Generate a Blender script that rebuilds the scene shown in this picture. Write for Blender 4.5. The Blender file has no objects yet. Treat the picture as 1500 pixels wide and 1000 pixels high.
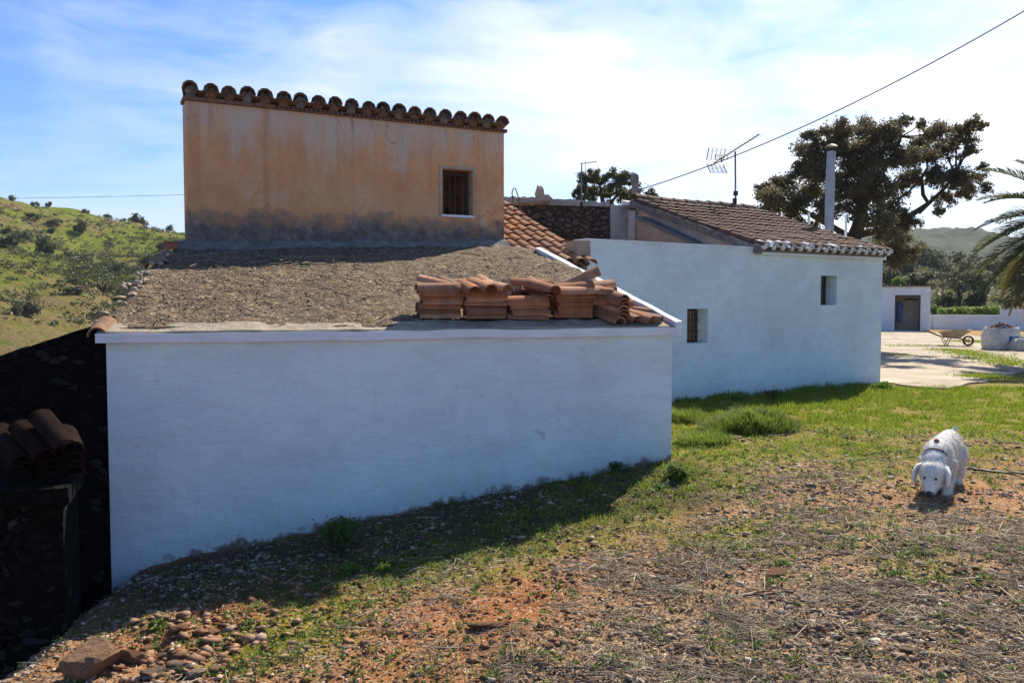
import bpy, math, random
import numpy as np
from mathutils import Vector, Matrix

random.seed(7)
C = bpy.context.scene.collection
F_PX = 1210.0
EYE = 1.65
PIT = math.atan(58 / F_PX)
R = math.radians
SUN_EL, SUN_AZ = 43.5, 32.0


def rs(k):
    return np.random.RandomState(k)


# ------------------------------------------------------------------ projection helpers (photo measurements -> metres)
def ray(px, py):
    a = (px - 750) / F_PX
    b = (500 - py) / F_PX
    d = np.array([a, math.cos(PIT) + b * math.sin(PIT), -math.sin(PIT) + b * math.cos(PIT)])
    return d / d[1]


def P(px, py, Y):
    d = ray(px, py)
    return np.array([d[0] * Y, Y, EYE + d[2] * Y])


def on_line(px, py, p0, p1):
    """pixel -> (distance along the wall p0->p1, height)"""
    d = ray(px, py)
    u = np.array(p1) - np.array(p0)
    L = np.hypot(*u)
    u = u / L
    n = np.array([-u[1], u[0]])
    Y = np.dot(n, p0) / np.dot(n, d[:2])
    q = d * Y
    return float(np.dot(q[:2] - np.array(p0), u)), float(EYE + q[2])


# ------------------------------------------------------------------ noise
def _h(ix, iy, s):
    v = np.sin(ix * 127.1 + iy * 311.7 + s * 74.7) * 43758.5453
    return v - np.floor(v)


def vn(x, y, s=0):
    x = np.asarray(x, float); y = np.asarray(y, float)
    ix = np.floor(x); iy = np.floor(y)
    fx = x - ix; fy = y - iy
    fx = fx * fx * (3 - 2 * fx); fy = fy * fy * (3 - 2 * fy)
    a = _h(ix, iy, s); b = _h(ix + 1, iy, s); c = _h(ix, iy + 1, s); d = _h(ix + 1, iy + 1, s)
    return (a * (1 - fx) + b * fx) * (1 - fy) + (c * (1 - fx) + d * fx) * fy


def fbm(x, y, s=0, o=4):
    t = 0; a = .5; n = 0
    for i in range(o):
        t = t + a * vn(x, y, s + i * 13); n += a; a *= .5
        x = np.asarray(x) * 2.03; y = np.asarray(y) * 2.03
    return t / n


def sstep(a, b, x):
    t = np.clip((np.asarray(x, float) - a) / (b - a), 0, 1)
    return t * t * (3 - 2 * t)


# ------------------------------------------------------------------ terrain
def gbase(x, y):
    x = np.asarray(x, float); y = np.asarray(y, float)
    yc = np.where(y < 7, 7 + .25 * (y - 7), y)
    s = .102 * x + .0845 * yc - .914
    k = .05
    z = -k * np.logaddexp(-s / k, 0)
    t = np.maximum(-3.15 - x, 0)
    z = z - 5 * np.tanh(.62 * t / 5)
    dw = (x - 1.70) * .333 - (y - 8.76) * .943
    al = (x - 1.70) * .943 + (y - 8.76) * .333
    z = z - .03 * np.exp(-((dw - 1.5) / .75) ** 2) * sstep(.6, -.8, al)
    t2 = np.maximum(-25 - x, 0)
    return z


def gh(x, y):
    z = gbase(x, y)
    fade = 1 - .75 * sstep(12, 18, y)
    z = z + fade * ((fbm(np.asarray(x) * .9, np.asarray(y) * .9, 3) - .5) * .09)
    return z


def ground_hit(px, py):
    d = ray(px, py)
    Y = 3.0
    for i in range(60):
        z = float(gh(d[0] * Y, Y))
        Yn = (z - EYE) / d[2]
        if abs(Yn - Y) < 1e-4:
            break
        Y = .5 * Y + .5 * Yn
    return np.array([d[0] * Y, Y, float(gh(d[0] * Y, Y))])


# ------------------------------------------------------------------ mesh helpers
def mk(name, V, T, mat, parent=None, smooth=False):
    """V (n,3), T list of faces or int array (m,k)"""
    me = bpy.data.meshes.new(name)
    V = np.asarray(V, np.float32)
    if isinstance(T, np.ndarray):
        me.vertices.add(len(V)); me.vertices.foreach_set('co', V.ravel())
        m, k = T.shape
        me.loops.add(m * k); me.loops.foreach_set('vertex_index', T.astype(np.int32).ravel())
        me.polygons.add(m)
        me.polygons.foreach_set('loop_start', np.arange(0, m * k, k, dtype=np.int32))
        me.update(calc_edges=True); me.validate()
    else:
        me.from_pydata([tuple(map(float, v)) for v in V], [], T)
        me.update()
    if smooth:
        me.polygons.foreach_set('use_smooth', np.ones(len(me.polygons), bool))
    if mat:
        me.materials.append(mat)
    o = bpy.data.objects.new(name, me)
    C.objects.link(o)
    if parent is not None:
        o.parent = parent
        o.matrix_parent_inverse = Matrix()
        o.location = -np.array(parent.location)     # geometry is given in world metres
    return o


def tag(o, label=None, cat=None, group=None, kind=None):
    if label: o['label'] = label
    if cat: o['category'] = cat
    if group: o['group'] = group
    if kind: o['kind'] = kind
    return o


def thing(name, label, cat, loc=(0, 0, 0), group=None):
    o = bpy.data.objects.new(name, None)
    C.objects.link(o)
    o.location = Vector([float(v) for v in loc])
    o.empty_display_size = .2
    return tag(o, label, cat, group)


def unit(v):
    v = np.asarray(v, float)
    return v / np.linalg.norm(v)


class MB:
    def __init__(s):
        s.v = []; s.f = []

    def add(s, V, Fc):
        b = len(s.v)
        s.v.extend([tuple(map(float, q)) for q in V])
        s.f.extend([tuple(int(i) + b for i in f) for f in Fc])

    def hexa(s, q):
        """8 points: bottom loop 0-3, top loop 4-7"""
        s.add(q, [(3, 2, 1, 0), (4, 5, 6, 7), (0, 1, 5, 4), (1, 2, 6, 5), (2, 3, 7, 6), (3, 0, 4, 7)])

    def box(s, c, u, v, w, a, b, d):
        """centre c, unit axes u v w, half sizes"""
        c, u, v, w = map(lambda t: np.asarray(t, float), (c, u, v, w))
        q = []
        for k in (-1, 1):
            for i, j in ((-1, -1), (1, -1), (1, 1), (-1, 1)):
                q.append(c + u * a * i + v * b * j + w * d * k)
        s.hexa(q)

    def tube(s, pts, rad, n=8, cap=True):
        pts = [np.asarray(p, float) for p in pts]
        if not hasattr(rad, '__len__'):
            rad = [rad] * len(pts)
        rings = []
        prev = None
        for i, p in enumerate(pts):
            t = unit(pts[min(i + 1, len(pts) - 1)] - pts[max(i - 1, 0)])
            if prev is None:
                a = np.cross(t, [0, 0, 1.0])
                if np.linalg.norm(a) < .1: a = np.cross(t, [1.0, 0, 0])
            else:
                a = prev - t * np.dot(prev, t)
            a = unit(a); prev = a
            b = np.cross(t, a)
            rings.append([p + rad[i] * (a * math.cos(2 * math.pi * k / n) + b * math.sin(2 * math.pi * k / n)) for k in range(n)])
        V = [q for r in rings for q in r]
        Fc = []
        for i in range(len(pts) - 1):
            for k in range(n):
                k2 = (k + 1) % n
                Fc.append((i * n + k, i * n + k2, (i + 1) * n + k2, (i + 1) * n + k))
        if cap:
            Fc.append(tuple(range(n - 1, -1, -1)))
            Fc.append(tuple((len(pts) - 1) * n + k for k in range(n)))
        s.add(V, Fc)

    def lathe(s, c, prof, n=20):
        """prof list of (r,z) about vertical axis at c"""
        V = []
        for r, z in prof:
            for k in range(n):
                a = 2 * math.pi * k / n
                V.append((c[0] + r * math.cos(a), c[1] + r * math.sin(a), c[2] + z))
        Fc = []
        for i in range(len(prof) - 1):
            for k in range(n):
                k2 = (k + 1) % n
                Fc.append((i * n + k, i * n + k2, (i + 1) * n + k2, (i + 1) * n + k))
        Fc.append(tuple(range(n - 1, -1, -1)))
        Fc.append(tuple((len(prof) - 1) * n + k for k in range(n)))
        s.add(V, Fc)

    def ball(s, c, r, n=10, m=7, rng=None, am=0.0, axes=None):
        c = np.asarray(c, float)
        rr = np.asarray(r if hasattr(r, '__len__') else [r] * 3, float)
        ax = np.eye(3) if axes is None else np.asarray(axes, float)
        V = []
        for i in range(m + 1):
            th = math.pi * i / m
            for k in range(n):
                ph = 2 * math.pi * k / n
                d = np.array([math.sin(th) * math.cos(ph), math.sin(th) * math.sin(ph), math.cos(th)])
                q = 1 + (rng.uniform(-am, am) if rng is not None else 0)
                if i in (0, m): q = 1
                d = d * rr * q
                V.append(c + ax[0] * d[0] + ax[1] * d[1] + ax[2] * d[2])
        Fc = []
        for i in range(m):
            for k in range(n):
                k2 = (k + 1) % n
                if i == 0: Fc.append((i * n + k, (i + 1) * n + k, (i + 1) * n + k2))
                elif i == m - 1: Fc.append((i * n + k, (i + 1) * n + k, i * n + k2))
                else: Fc.append((i * n + k, (i + 1) * n + k, (i + 1) * n + k2, i * n + k2))
        s.add(V, Fc)

    def wall(s, p0, p1, z0, z1, th, holes=(), off=0.0, inward=None, split=0, zx=()):
        """vertical wall slab p0->p1 (plan), front face at n=off, back at n=off+th, rectangular openings"""
        p0 = np.array(p0, float); p1 = np.array(p1, float)
        L = np.hypot(*(p1 - p0)); u = (p1 - p0) / L; n = np.array([-u[1], u[0]])
        if inward is not None: n = np.array(inward, float)
        S = sorted(set([0, L] + [h[0] for h in holes] + [h[1] for h in holes] + (list(np.arange(split, L - split * .5, split)) if split else [])))
        Z = sorted(set([z0, z1] + list(zx) + [h[2] for h in holes] + [h[3] for h in holes]))

        def pt(sv, zv, d):
            q = p0 + u * sv + n * d
            return (q[0], q[1], zv)
        ns, nz = len(S) - 1, len(Z) - 1

        def hole(i, j):
            if i < 0 or j < 0 or i >= ns or j >= nz: return True
            cs, cz = (S[i] + S[i + 1]) / 2, (Z[j] + Z[j + 1]) / 2
            return any(h[0] < cs < h[1] and h[2] < cz < h[3] for h in holes)
        V = [pt(a, b, off) for b in Z for a in S] + [pt(a, b, off + th) for b in Z for a in S]
        K = (ns + 1) * (nz + 1)
        ix = lambda i, j, k: k * K + j * (ns + 1) + i
        Fc = []
        for i in range(ns):
            for j in range(nz):
                if hole(i, j): continue
                Fc.append((ix(i, j, 0), ix(i + 1, j, 0), ix(i + 1, j + 1, 0), ix(i, j + 1, 0)))
                Fc.append((ix(i, j, 1), ix(i, j + 1, 1), ix(i + 1, j + 1, 1), ix(i + 1, j, 1)))
                if hole(i - 1, j): Fc.append((ix(i, j, 0), ix(i, j + 1, 0), ix(i, j + 1, 1), ix(i, j, 1)))
                if hole(i + 1, j): Fc.append((ix(i + 1, j, 0), ix(i + 1, j, 1), ix(i + 1, j + 1, 1), ix(i + 1, j + 1, 0)))
                if hole(i, j - 1): Fc.append((ix(i, j, 0), ix(i, j, 1), ix(i + 1, j, 1), ix(i + 1, j, 0)))
                if hole(i, j + 1): Fc.append((ix(i, j + 1, 0), ix(i + 1, j + 1, 0), ix(i + 1, j + 1, 1), ix(i, j + 1, 1)))
        s.add(V, Fc)

    def tile(s, c, ax, up, L=.42, r0=.098, r1=.076, th=.013, seg=8, rng=None, flat=.85):
        """curved clay tile: c = centre of its base line, ax = long axis, up = crown direction"""
        c = np.asarray(c, float); ax = unit(ax); up = np.asarray(up, float)
        up = unit(up - ax * np.dot(up, ax)); sd = np.cross(ax, up)
        if rng is not None:
            L = L * rng.uniform(.95, 1.03); k = rng.uniform(.95, 1.06); r0 *= k; r1 *= k
        V = []
        for e, r in ((-.5, r0), (.5, r1)):
            for rr in (r, r - th):
                for k in range(seg + 1):
                    a = math.pi * k / seg
                    V.append(c + ax * L * e + sd * math.cos(a) * rr + up * math.sin(a) * rr * flat)
        K = seg + 1
        Fc = []
        for k in range(seg):
            o0, i0, o1, i1 = k, K + k, 2 * K + k, 3 * K + k
            Fc += [(o0, o0 + 1, o1 + 1, o1), (i0, i1, i1 + 1, i0 + 1), (o0, i0, i0 + 1, o0 + 1), (o1, o1 + 1, i1 + 1, i1)]
        Fc += [(0, 2 * K, 3 * K, K), (seg, K + seg, 3 * K + seg, 2 * K + seg)]
        s.add(V, Fc)

    def build(s, name, mat, parent=None, smooth=False):
        o = mk(name, s.v, s.f, mat, parent, smooth)
        return o


def autosmooth(o, ang=40):
    me = o.data
    me.polygons.foreach_set('use_smooth', np.ones(len(me.polygons), bool))
    try:
        me.set_sharp_from_angle(angle=R(ang))
    except Exception:
        pass
    return o


# ------------------------------------------------------------------ materials
def new_mat(name, rough=.9, spec=.25):
    m = bpy.data.materials.new(name); m.use_nodes = True
    nt = m.node_tree
    b = nt.nodes['Principled BSDF']
    b.inputs['Roughness'].default_value = rough
    b.inputs['Specular IOR Level'].default_value = spec
    return m, nt, b


def nd(nt, t, props=None, **ins):
    n = nt.nodes.new('ShaderNode' + t)
    for k, v in (props or {}).items(): setattr(n, k, v)
    for k, v in ins.items():
        key = int(k[1:]) if k[0] == '_' else k
        sock = n.inputs[key]
        if hasattr(v, 'links'): nt.links.new(v, sock)
        else: sock.default_value = v
    return n


def pos(nt): return nd(nt, 'NewGeometry').outputs['Position']
def objc(nt): return nd(nt, 'TexCoord').outputs['Object']


def scl(nt, vec, s):
    return nd(nt, 'VectorMath', {'operation': 'MULTIPLY'}, _0=vec, _1=s).outputs[0]


def noise(nt, vec, scale, detail=5., rough=.6, dist=0.):
    return nd(nt, 'TexNoise', None, Vector=vec, Scale=scale, Detail=detail, Roughness=rough, Distortion=dist).outputs[0]


def voro(nt, vec, scale, feature='F1', out=0, rnd=1.):
    return nd(nt, 'TexVoronoi', {'feature': feature}, Vector=vec, Scale=scale, Randomness=rnd).outputs[out]


def ramp(nt, fac, stops, interp='LINEAR'):
    n = nd(nt, 'ValToRGB', None, Fac=fac)
    cr = n.color_ramp; cr.interpolation = interp
    while len(cr.elements) < len(stops): cr.elements.new(.5)
    for e, (p, c) in zip(cr.elements, stops):
        e.position = p
        e.color = (c, c, c, 1) if not hasattr(c, '__len__') else (*c[:3], 1)
    return n.outputs[0]


def mixc(nt, fac, a, b, bt='MIX'):
    n = nt.nodes.new('ShaderNodeMix'); n.data_type = 'RGBA'; n.blend_type = bt
    for i, v in ((0, fac), (6, a), (7, b)):
        if hasattr(v, 'links'): nt.links.new(v, n.inputs[i])
        elif hasattr(v, '__len__'): n.inputs[i].default_value = (*v[:3], 1)
        else: n.inputs[i].default_value = v if i == 0 else (v, v, v, 1)
    return n.outputs[2]


def math_(nt, op, a, b=0., c=0.):
    n = nt.nodes.new('ShaderNodeMath'); n.operation = op
    for i, v in enumerate((a, b, c)):
        if hasattr(v, 'links'): nt.links.new(v, n.inputs[i])
        else: n.inputs[i].default_value = v
    return n.outputs[0]


def bump(nt, b, h, strength=.5, dist=.02, prev=None):
    n = nd(nt, 'Bump', None, Height=h, Strength=strength, Distance=dist)
    if prev is not None: nt.links.new(prev, n.inputs['Normal'])
    nt.links.new(n.outputs[0], b.inputs['Normal'])
    return n.outputs[0]


def setc(nt, b, c):
    if hasattr(c, 'links'): nt.links.new(c, b.inputs['Base Color'])
    else: b.inputs['Base Color'].default_value = (*c, 1)


def sepz(nt, vec, i=2):
    return nd(nt, 'SeparateXYZ', None, Vector=vec).outputs[i]


def attr(nt, name):
    return nd(nt, 'Attribute', {'attribute_name': name}).outputs['Fac']


def simple(name, col, rough=.85, var=.25, scale=6., bs=.3, bd=.01, metal=0., spec=.25):
    m, nt, b = new_mat(name, rough, spec)
    p = objc(nt)
    n = noise(nt, p, scale, 6.)
    c0 = tuple(v * (1 - var) for v in col); c1 = tuple(min(v * (1 + var), 1) for v in col)
    setc(nt, b, ramp(nt, n, [(.3, c0), (.7, c1)]))
    b.inputs['Metallic'].default_value = metal
    bump(nt, b, noise(nt, p, scale * 6, 4.), bs, bd)
    return m


def mat_whitewash(name, foot=True, tint=(.70, .81, .82)):
    m, nt, b = new_mat(name, .92, .15)
    p = pos(nt)
    big = noise(nt, p, 1.1, 5., .6)
    c = ramp(nt, big, [(.3, tuple(v * .86 for v in tint)), (.62, tint)])
    st = noise(nt, scl(nt, p, (3., 3., .5)), 1.6, 6., .65, .4)          # run-down streaks
    c = mixc(nt, ramp(nt, st, [(.6, 0.), (.78, .3)]), c, (.60, .56, .48))
    sp = noise(nt, p, 5.5, 6., .7, .6)                                   # scuffs and peeled spots
    c = mixc(nt, ramp(nt, sp, [(.655, 0.), (.70, .55)]), c, (.42, .41, .39))
    cr = voro(nt, nd(nt, 'VectorMath', {'operation': 'ADD'}, _0=p, _1=scl(nt, nd(nt, 'TexNoise', None, Vector=p, Scale=2.5, Detail=6.).outputs[1], (.6, .6, .6))).outputs[0], .55, 'DISTANCE_TO_EDGE')
    ck = math_(nt, 'MULTIPLY', ramp(nt, cr, [(0., 1.), (.006, 0.)]), ramp(nt, noise(nt, p, .9), [(.56, 0.), (.64, .35)]))
    c = mixc(nt, ck, c, (.35, .34, .33))
    if foot:
        a = attr(nt, 'foot')
        f = math_(nt, 'ADD', a, math_(nt, 'MULTIPLY', math_(nt, 'SUBTRACT', noise(nt, p, 6., 6., .7), .5), .42))
        c = mixc(nt, ramp(nt, f, [(.0, 1.), (.06, .2), (.3, 0.)]), c, (.17, .13, .095))
    m2_ = noise(nt, scl(nt, p, (1., 1., 2.4)), 2.4, 8., .72, .8)
    c = mixc(nt, ramp(nt, m2_, [(.46, 0.), (.66, .32)]), c, (.49, .515, .55))
    gs = noise(nt, p, 30., 6., .8)
    c = mixc(nt, ramp(nt, gs, [(.62, 0.), (.74, .3)]), c, (.45, .44, .43))
    setc(nt, b, c)
    tr = noise(nt, scl(nt, p, (1., 1., 3.2)), 4.5, 6., .65, .9)
    h = math_(nt, 'ADD', math_(nt, 'MULTIPLY', noise(nt, p, 2.2, 3.), 1.0), math_(nt, 'ADD', math_(nt, 'MULTIPLY', noise(nt, p, 28., 5., .65), .2), math_(nt, 'MULTIPLY', tr, .5)))
    bump(nt, b, h, .7, .04)
    return m


MAT = {}
MAT['white'] = mat_whitewash('whitewash')
MAT['white2'] = mat_whitewash('whitewash_plain', False, (.76, .79, .82))
MAT['coping'] = mat_whitewash('whitewash_coping', False, (.76, .80, .84))


def mat_tower():
    m, nt, b = new_mat('ochre_render', .95, .1)
    p = pos(nt); z = sepz(nt, p)
    n1 = noise(nt, p, 2.2, 7., .62); n2 = noise(nt, p, 14., 6., .65)
    c = ramp(nt, n1, [(.25, (.58, .29, .13)), (.5, (.70, .385, .18)), (.75, (.76, .49, .28))])
    c = mixc(nt, ramp(nt, n2, [(.35, .0), (.75, .45)]), c, (.48, .27, .15))
    fine = noise(nt, p, 60., 4., .7)
    c = mixc(nt, ramp(nt, fine, [(.4, 0.), (.7, .28)]), c, (.36, .18, .09))
    # washed out grey-white top, with runs
    st = noise(nt, scl(nt, p, (4.2, 4.2, .42)), 1.0, 5., .6, .3)
    up = math_(nt, 'ADD', math_(nt, 'MULTIPLY', math_(nt, 'SUBTRACT', z, 3.42), 1.0), math_(nt, 'MULTIPLY', math_(nt, 'SUBTRACT', st, .5), 1.9))
    c = mixc(nt, ramp(nt, up, [(.18, 0.), (.66, .9)]), c, (.55, .48, .39))
    pt = noise(nt, p, 1.7, 6., .65, .5)
    c = mixc(nt, ramp(nt, pt, [(.56, 0.), (.68, .6)]), c, (.55, .46, .36))
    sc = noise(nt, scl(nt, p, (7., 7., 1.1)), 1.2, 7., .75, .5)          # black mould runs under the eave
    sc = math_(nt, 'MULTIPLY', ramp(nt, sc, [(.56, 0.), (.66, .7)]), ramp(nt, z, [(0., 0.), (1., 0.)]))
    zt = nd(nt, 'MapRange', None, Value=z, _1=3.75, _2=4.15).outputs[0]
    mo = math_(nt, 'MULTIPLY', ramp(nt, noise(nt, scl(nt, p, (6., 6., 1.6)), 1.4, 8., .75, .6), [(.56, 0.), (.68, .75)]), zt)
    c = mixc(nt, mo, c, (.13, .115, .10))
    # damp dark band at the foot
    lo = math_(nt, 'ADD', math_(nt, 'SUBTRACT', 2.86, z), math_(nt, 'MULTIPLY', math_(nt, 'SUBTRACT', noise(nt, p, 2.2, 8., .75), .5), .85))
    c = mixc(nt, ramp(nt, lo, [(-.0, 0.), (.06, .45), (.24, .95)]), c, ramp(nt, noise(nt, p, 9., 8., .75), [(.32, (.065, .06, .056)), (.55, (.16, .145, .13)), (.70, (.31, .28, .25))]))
    pw = nd(nt, 'VectorMath', {'operation': 'ADD'}, _0=p, _1=scl(nt, nd(nt, 'TexNoise', None, Vector=p, Scale=2.2, Detail=7.).outputs[1], (.7, .7, .7))).outputs[0]
    ck = math_(nt, 'MULTIPLY', ramp(nt, voro(nt, pw, .8, 'DISTANCE_TO_EDGE'), [(0., 1.), (.007, 0.)]), ramp(nt, noise(nt, p, 1.1), [(.46, 0.), (.56, .7)]))
    c = mixc(nt, ck, c, (.12, .08, .055))
    rs_ = noise(nt, scl(nt, p, (3.5, 3.5, .25)), 1.3, 5., .6, .2)
    c = mixc(nt, ramp(nt, rs_, [(.56, 0.), (.76, .55)]), c, (.40, .19, .075))
    ds = noise(nt, p, 34., 6., .8)
    c = mixc(nt, ramp(nt, ds, [(.60, 0.), (.72, .5)]), c, (.20, .13, .085))
    setc(nt, b, c)
    h = math_(nt, 'ADD', noise(nt, p, 5., 4.), math_(nt, 'MULTIPLY', noise(nt, p, 55., 5., .7), .25))
    bump(nt, b, h, .7, .03)
    return m


MAT['tower'] = mat_tower()


def mat_gravel_roof():
    m, nt, b = new_mat('gravelled_mortar', .95, .1)
    p = pos(nt)
    v = voro(nt, p, 42., 'F1', 1); vd = voro(nt, p, 42.)
    g = nd(nt, 'SeparateColor', None, Color=v).outputs[0]
    c = ramp(nt, g, [(0., (.045, .032, .02)), (.35, (.11, .078, .048)), (.7, (.185, .132, .08)), (.92, (.28, .21, .135)), (1., (.46, .37, .26))])
    big = noise(nt, p, 1.3, 7., .65)
    c = mixc(nt, ramp(nt, big, [(.35, .55), (.65, 0.)]), c, (.12, .095, .075))
    mo = noise(nt, p, 3.4, 7., .7, .5)
    c = mixc(nt, ramp(nt, mo, [(.55, 0.), (.70, .6)]), c, (.25, .16, .085))
    dk = noise(nt, scl(nt, p, (1., 1., 1.)), 7., 8., .8, .8)
    c = mixc(nt, ramp(nt, dk, [(.56, 0.), (.66, .85)]), c, (.035, .03, .025))
    setc(nt, b, c)
    h = math_(nt, 'SUBTRACT', noise(nt, p, 9., 6., .7), math_(nt, 'MULTIPLY', vd, .45))
    bump(nt, b, h, .8, .035)
    return m


MAT['gravel_roof'] = mat_gravel_roof()


def mat_mortar(name, a, bb, sc=9.):
    m, nt, b = new_mat(name, .95, .1)
    p = pos(nt)
    n = noise(nt, p, sc, 8., .7)
    c = ramp(nt, n, [(.3, a), (.68, bb)])
    sp = noise(nt, p, sc * 7, 4., .7)
    c = mixc(nt, ramp(nt, sp, [(.6, 0.), (.75, .5)]), c, tuple(v * .4 for v in a))
    setc(nt, b, c)
    bump(nt, b, math_(nt, 'ADD', n, math_(nt, 'MULTIPLY', sp, .4)), .8, .03)
    return m


MAT['mortar'] = mat_mortar('pale_mortar', (.25, .205, .15), (.43, .37, .285))
MAT['mortar_dark'] = mat_mortar('dark_mortar', (.10, .095, .085), (.27, .25, .22))
MAT['plaster_grey'] = mat_mortar('weathered_plaster', (.24, .21, .18), (.50, .46, .42), 3.)
MAT['plaster_beige'] = mat_mortar('beige_plaster', (.30, .23, .17), (.44, .36, .28), 3.)
MAT['plaster_lilac'] = mat_mortar('pale_gable_plaster', (.46, .42, .41), (.68, .64, .63), 3.)


def mat_tile(name, cols, lichen=.3, lich_col=(.16, .15, .12), use_obj=False):
    m, nt, b = new_mat(name, .9, .2 if lichen > .45 else .02)
    p = objc(nt) if use_obj else pos(nt)
    rnd = nd(nt, 'ObjectInfo').outputs['Random'] if use_obj else nd(nt, 'NewGeometry').outputs['Random Per Island']
    c = ramp(nt, rnd, [(i / (len(cols) - 1), k) for i, k in enumerate(cols)])
    n = noise(nt, p, 11. if not use_obj else 9., 7., .7)
    c = mixc(nt, ramp(nt, n, [(.38, .55), (.62, 0.)]), c, tuple(v * .5 for v in cols[0]))
    l = noise(nt, p, 17., 7., .75, .4)
    l2 = math_(nt, 'ADD', l, math_(nt, 'MULTIPLY', math_(nt, 'SUBTRACT', rnd, .5), .12))
    c = mixc(nt, ramp(nt, l2, [(.56, 0.), (.66, lichen)]), c, lich_col)
    w = noise(nt, p, 23., 6., .7)
    c = mixc(nt, ramp(nt, w, [(.63, 0.), (.72, lichen * .8)]), c, (.42, .34, .27) if lichen > .45 else (.05, .04, .035))
    setc(nt, b, c)
    bump(nt, b, noise(nt, p, 70., 5., .7), .5, .008)
    return m


MAT['tile_old'] = mat_tile('old_roof_tile', [(.13, .10, .08), (.22, .13, .085), (.17, .12, .09), (.27, .15, .09)], .85, (.12, .115, .09))
MAT['tile_mid'] = mat_tile('weathered_roof_tile', [(.22, .105, .06), (.34, .165, .085), (.18, .10, .065), (.42, .24, .135), (.27, .13, .075)], .7)
MAT['tile_brown'] = mat_tile('brown_roof_tile', [(.11, .06, .045), (.17, .088, .06), (.13, .08, .06), (.20, .11, .078)], .5, (.13, .11, .09))
MAT['tile_stack'] = mat_tile('reclaimed_clay_tile', [(.30, .115, .055), (.47, .20, .10), (.20, .095, .06), (.58, .33, .19), (.37, .155, .08), (.26, .15, .10), (.54, .24, .115)], .75, (.12, .095, .075), True)
MAT['tile_dark'] = mat_tile('shade_dark_clay_tile', [(.010, .004, .003), (.018, .008, .006), (.026, .019, .016), (.014, .006, .005)], .4, (.02, .018, .016), True)  # clay tile with the left corner's shade put into its colour


def mat_rubble(name, cols, mort, sc=5.5):
    m, nt, b = new_mat(name, .95, .1)
    p = pos(nt)
    pw = nd(nt, 'VectorMath', {'operation': 'ADD'}, _0=scl(nt, p, (1., 1., 1.6)), _1=scl(nt, nd(nt, 'TexNoise', None, Vector=p, Scale=4., Detail=5.).outputs[1], (.22, .22, .22))).outputs[0]
    e = voro(nt, pw, sc, 'DISTANCE_TO_EDGE')
    v = nd(nt, 'SeparateColor', None, Color=voro(nt, pw, sc, 'F1', 1)).outputs[0]
    c = ramp(nt, v, [(i / (len(cols) - 1), k) for i, k in enumerate(cols)])
    n = noise(nt, p, 22., 7., .7)
    c = mixc(nt, ramp(nt, n, [(.35, .6), (.65, 0.)]), c, tuple(v_ * .45 for v_ in cols[0]))
    c = mixc(nt, ramp(nt, e, [(.02, 1.), (.09, 0.)]), c, mort)
    setc(nt, b, c)
    h = math_(nt, 'ADD', ramp(nt, e, [(0., 0.), (.14, 1.)]), math_(nt, 'MULTIPLY', n, .35))
    bump(nt, b, h, 1., .06)
    return m


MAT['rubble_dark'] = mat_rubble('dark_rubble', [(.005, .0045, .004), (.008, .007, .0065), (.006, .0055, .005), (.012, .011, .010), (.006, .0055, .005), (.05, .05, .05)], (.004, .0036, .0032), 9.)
MAT['rubble'] = mat_rubble('brown_rubble', [(.10, .07, .05), (.16, .11, .08), (.13, .10, .085), (.21, .13, .085), (.12, .10, .09)], (.06, .045, .036), 6.)
MAT['dark'] = simple('dark_interior', (.02, .018, .016), .95)
MAT['wood_dark'] = simple('weathered_wood', (.09, .06, .04), .85, .35, 9.)
MAT['frame_plaster'] = mat_mortar('grey_window_plaster', (.36, .24, .15), (.50, .40, .30), 5.)
MAT['iron'] = simple('black_iron', (.03, .03, .032), .6, .3, 20., spec=.4)
MAT['galv'] = simple('galvanised_steel', (.36, .37, .39), .55, .18, 5., .1, .004, .65, .5)
MAT['alu'] = simple('dull_aluminium', (.20, .20, .21), .55, .2, 8., .1, .002, .5, .4)
MAT['rust'] = simple('rusty_steel', (.16, .085, .05), .85, .4, 30.)
MAT['concrete_pipe'] = simple('grey_fibre_cement', (.20, .18, .165), .9, .3, 6.)
MAT['brick'] = simple('red_brick', (.30, .12, .065), .9, .3, 20.)
MAT['old_brick'] = simple('old_brick_course', (.20, .115, .075), .95, .5, 16.)
MAT['cable'] = simple('black_cable', (.03, .03, .03), .6)


def foot_attr(o):
    me = o.data
    n = len(me.vertices)
    co = np.zeros(n * 3, np.float32); me.vertices.foreach_get('co', co); co = co.reshape(-1, 3)
    a = me.attributes.new('foot', 'FLOAT', 'POINT')
    a.data.foreach_set('value', (co[:, 2] - gh(co[:, 0], co[:, 1])).astype(np.float32))


def v2(a, b): return np.array([a, b], float)


# ================================================================== key plan points (metres)
FL = v2(-3.42, 6.95)      # front wall of the low shed, left and right ends
FR = v2(1.70, 8.76)
TL = v2(-4.06, 10.40)     # upper storey, front wall
TR = v2(-0.12, 12.40)
HL = v2(1.14, 12.57)      # white house front wall
HR = v2(7.38, 16.50)
fu = unit(FR - FL); fn = v2(-fu[1], fu[0])
tu = unit(TR - TL); tn = v2(-tu[1], tu[0])
hu = unit(HR - HL); hn = v2(-hu[1], hu[0])
rk = unit(v2(-1.42, 3.2))                     # direction of the right-hand rake of the shed roof
d3 = lambda p, z: np.array([p[0], p[1], z])
UP = np.array([0, 0, 1.0])

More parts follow.
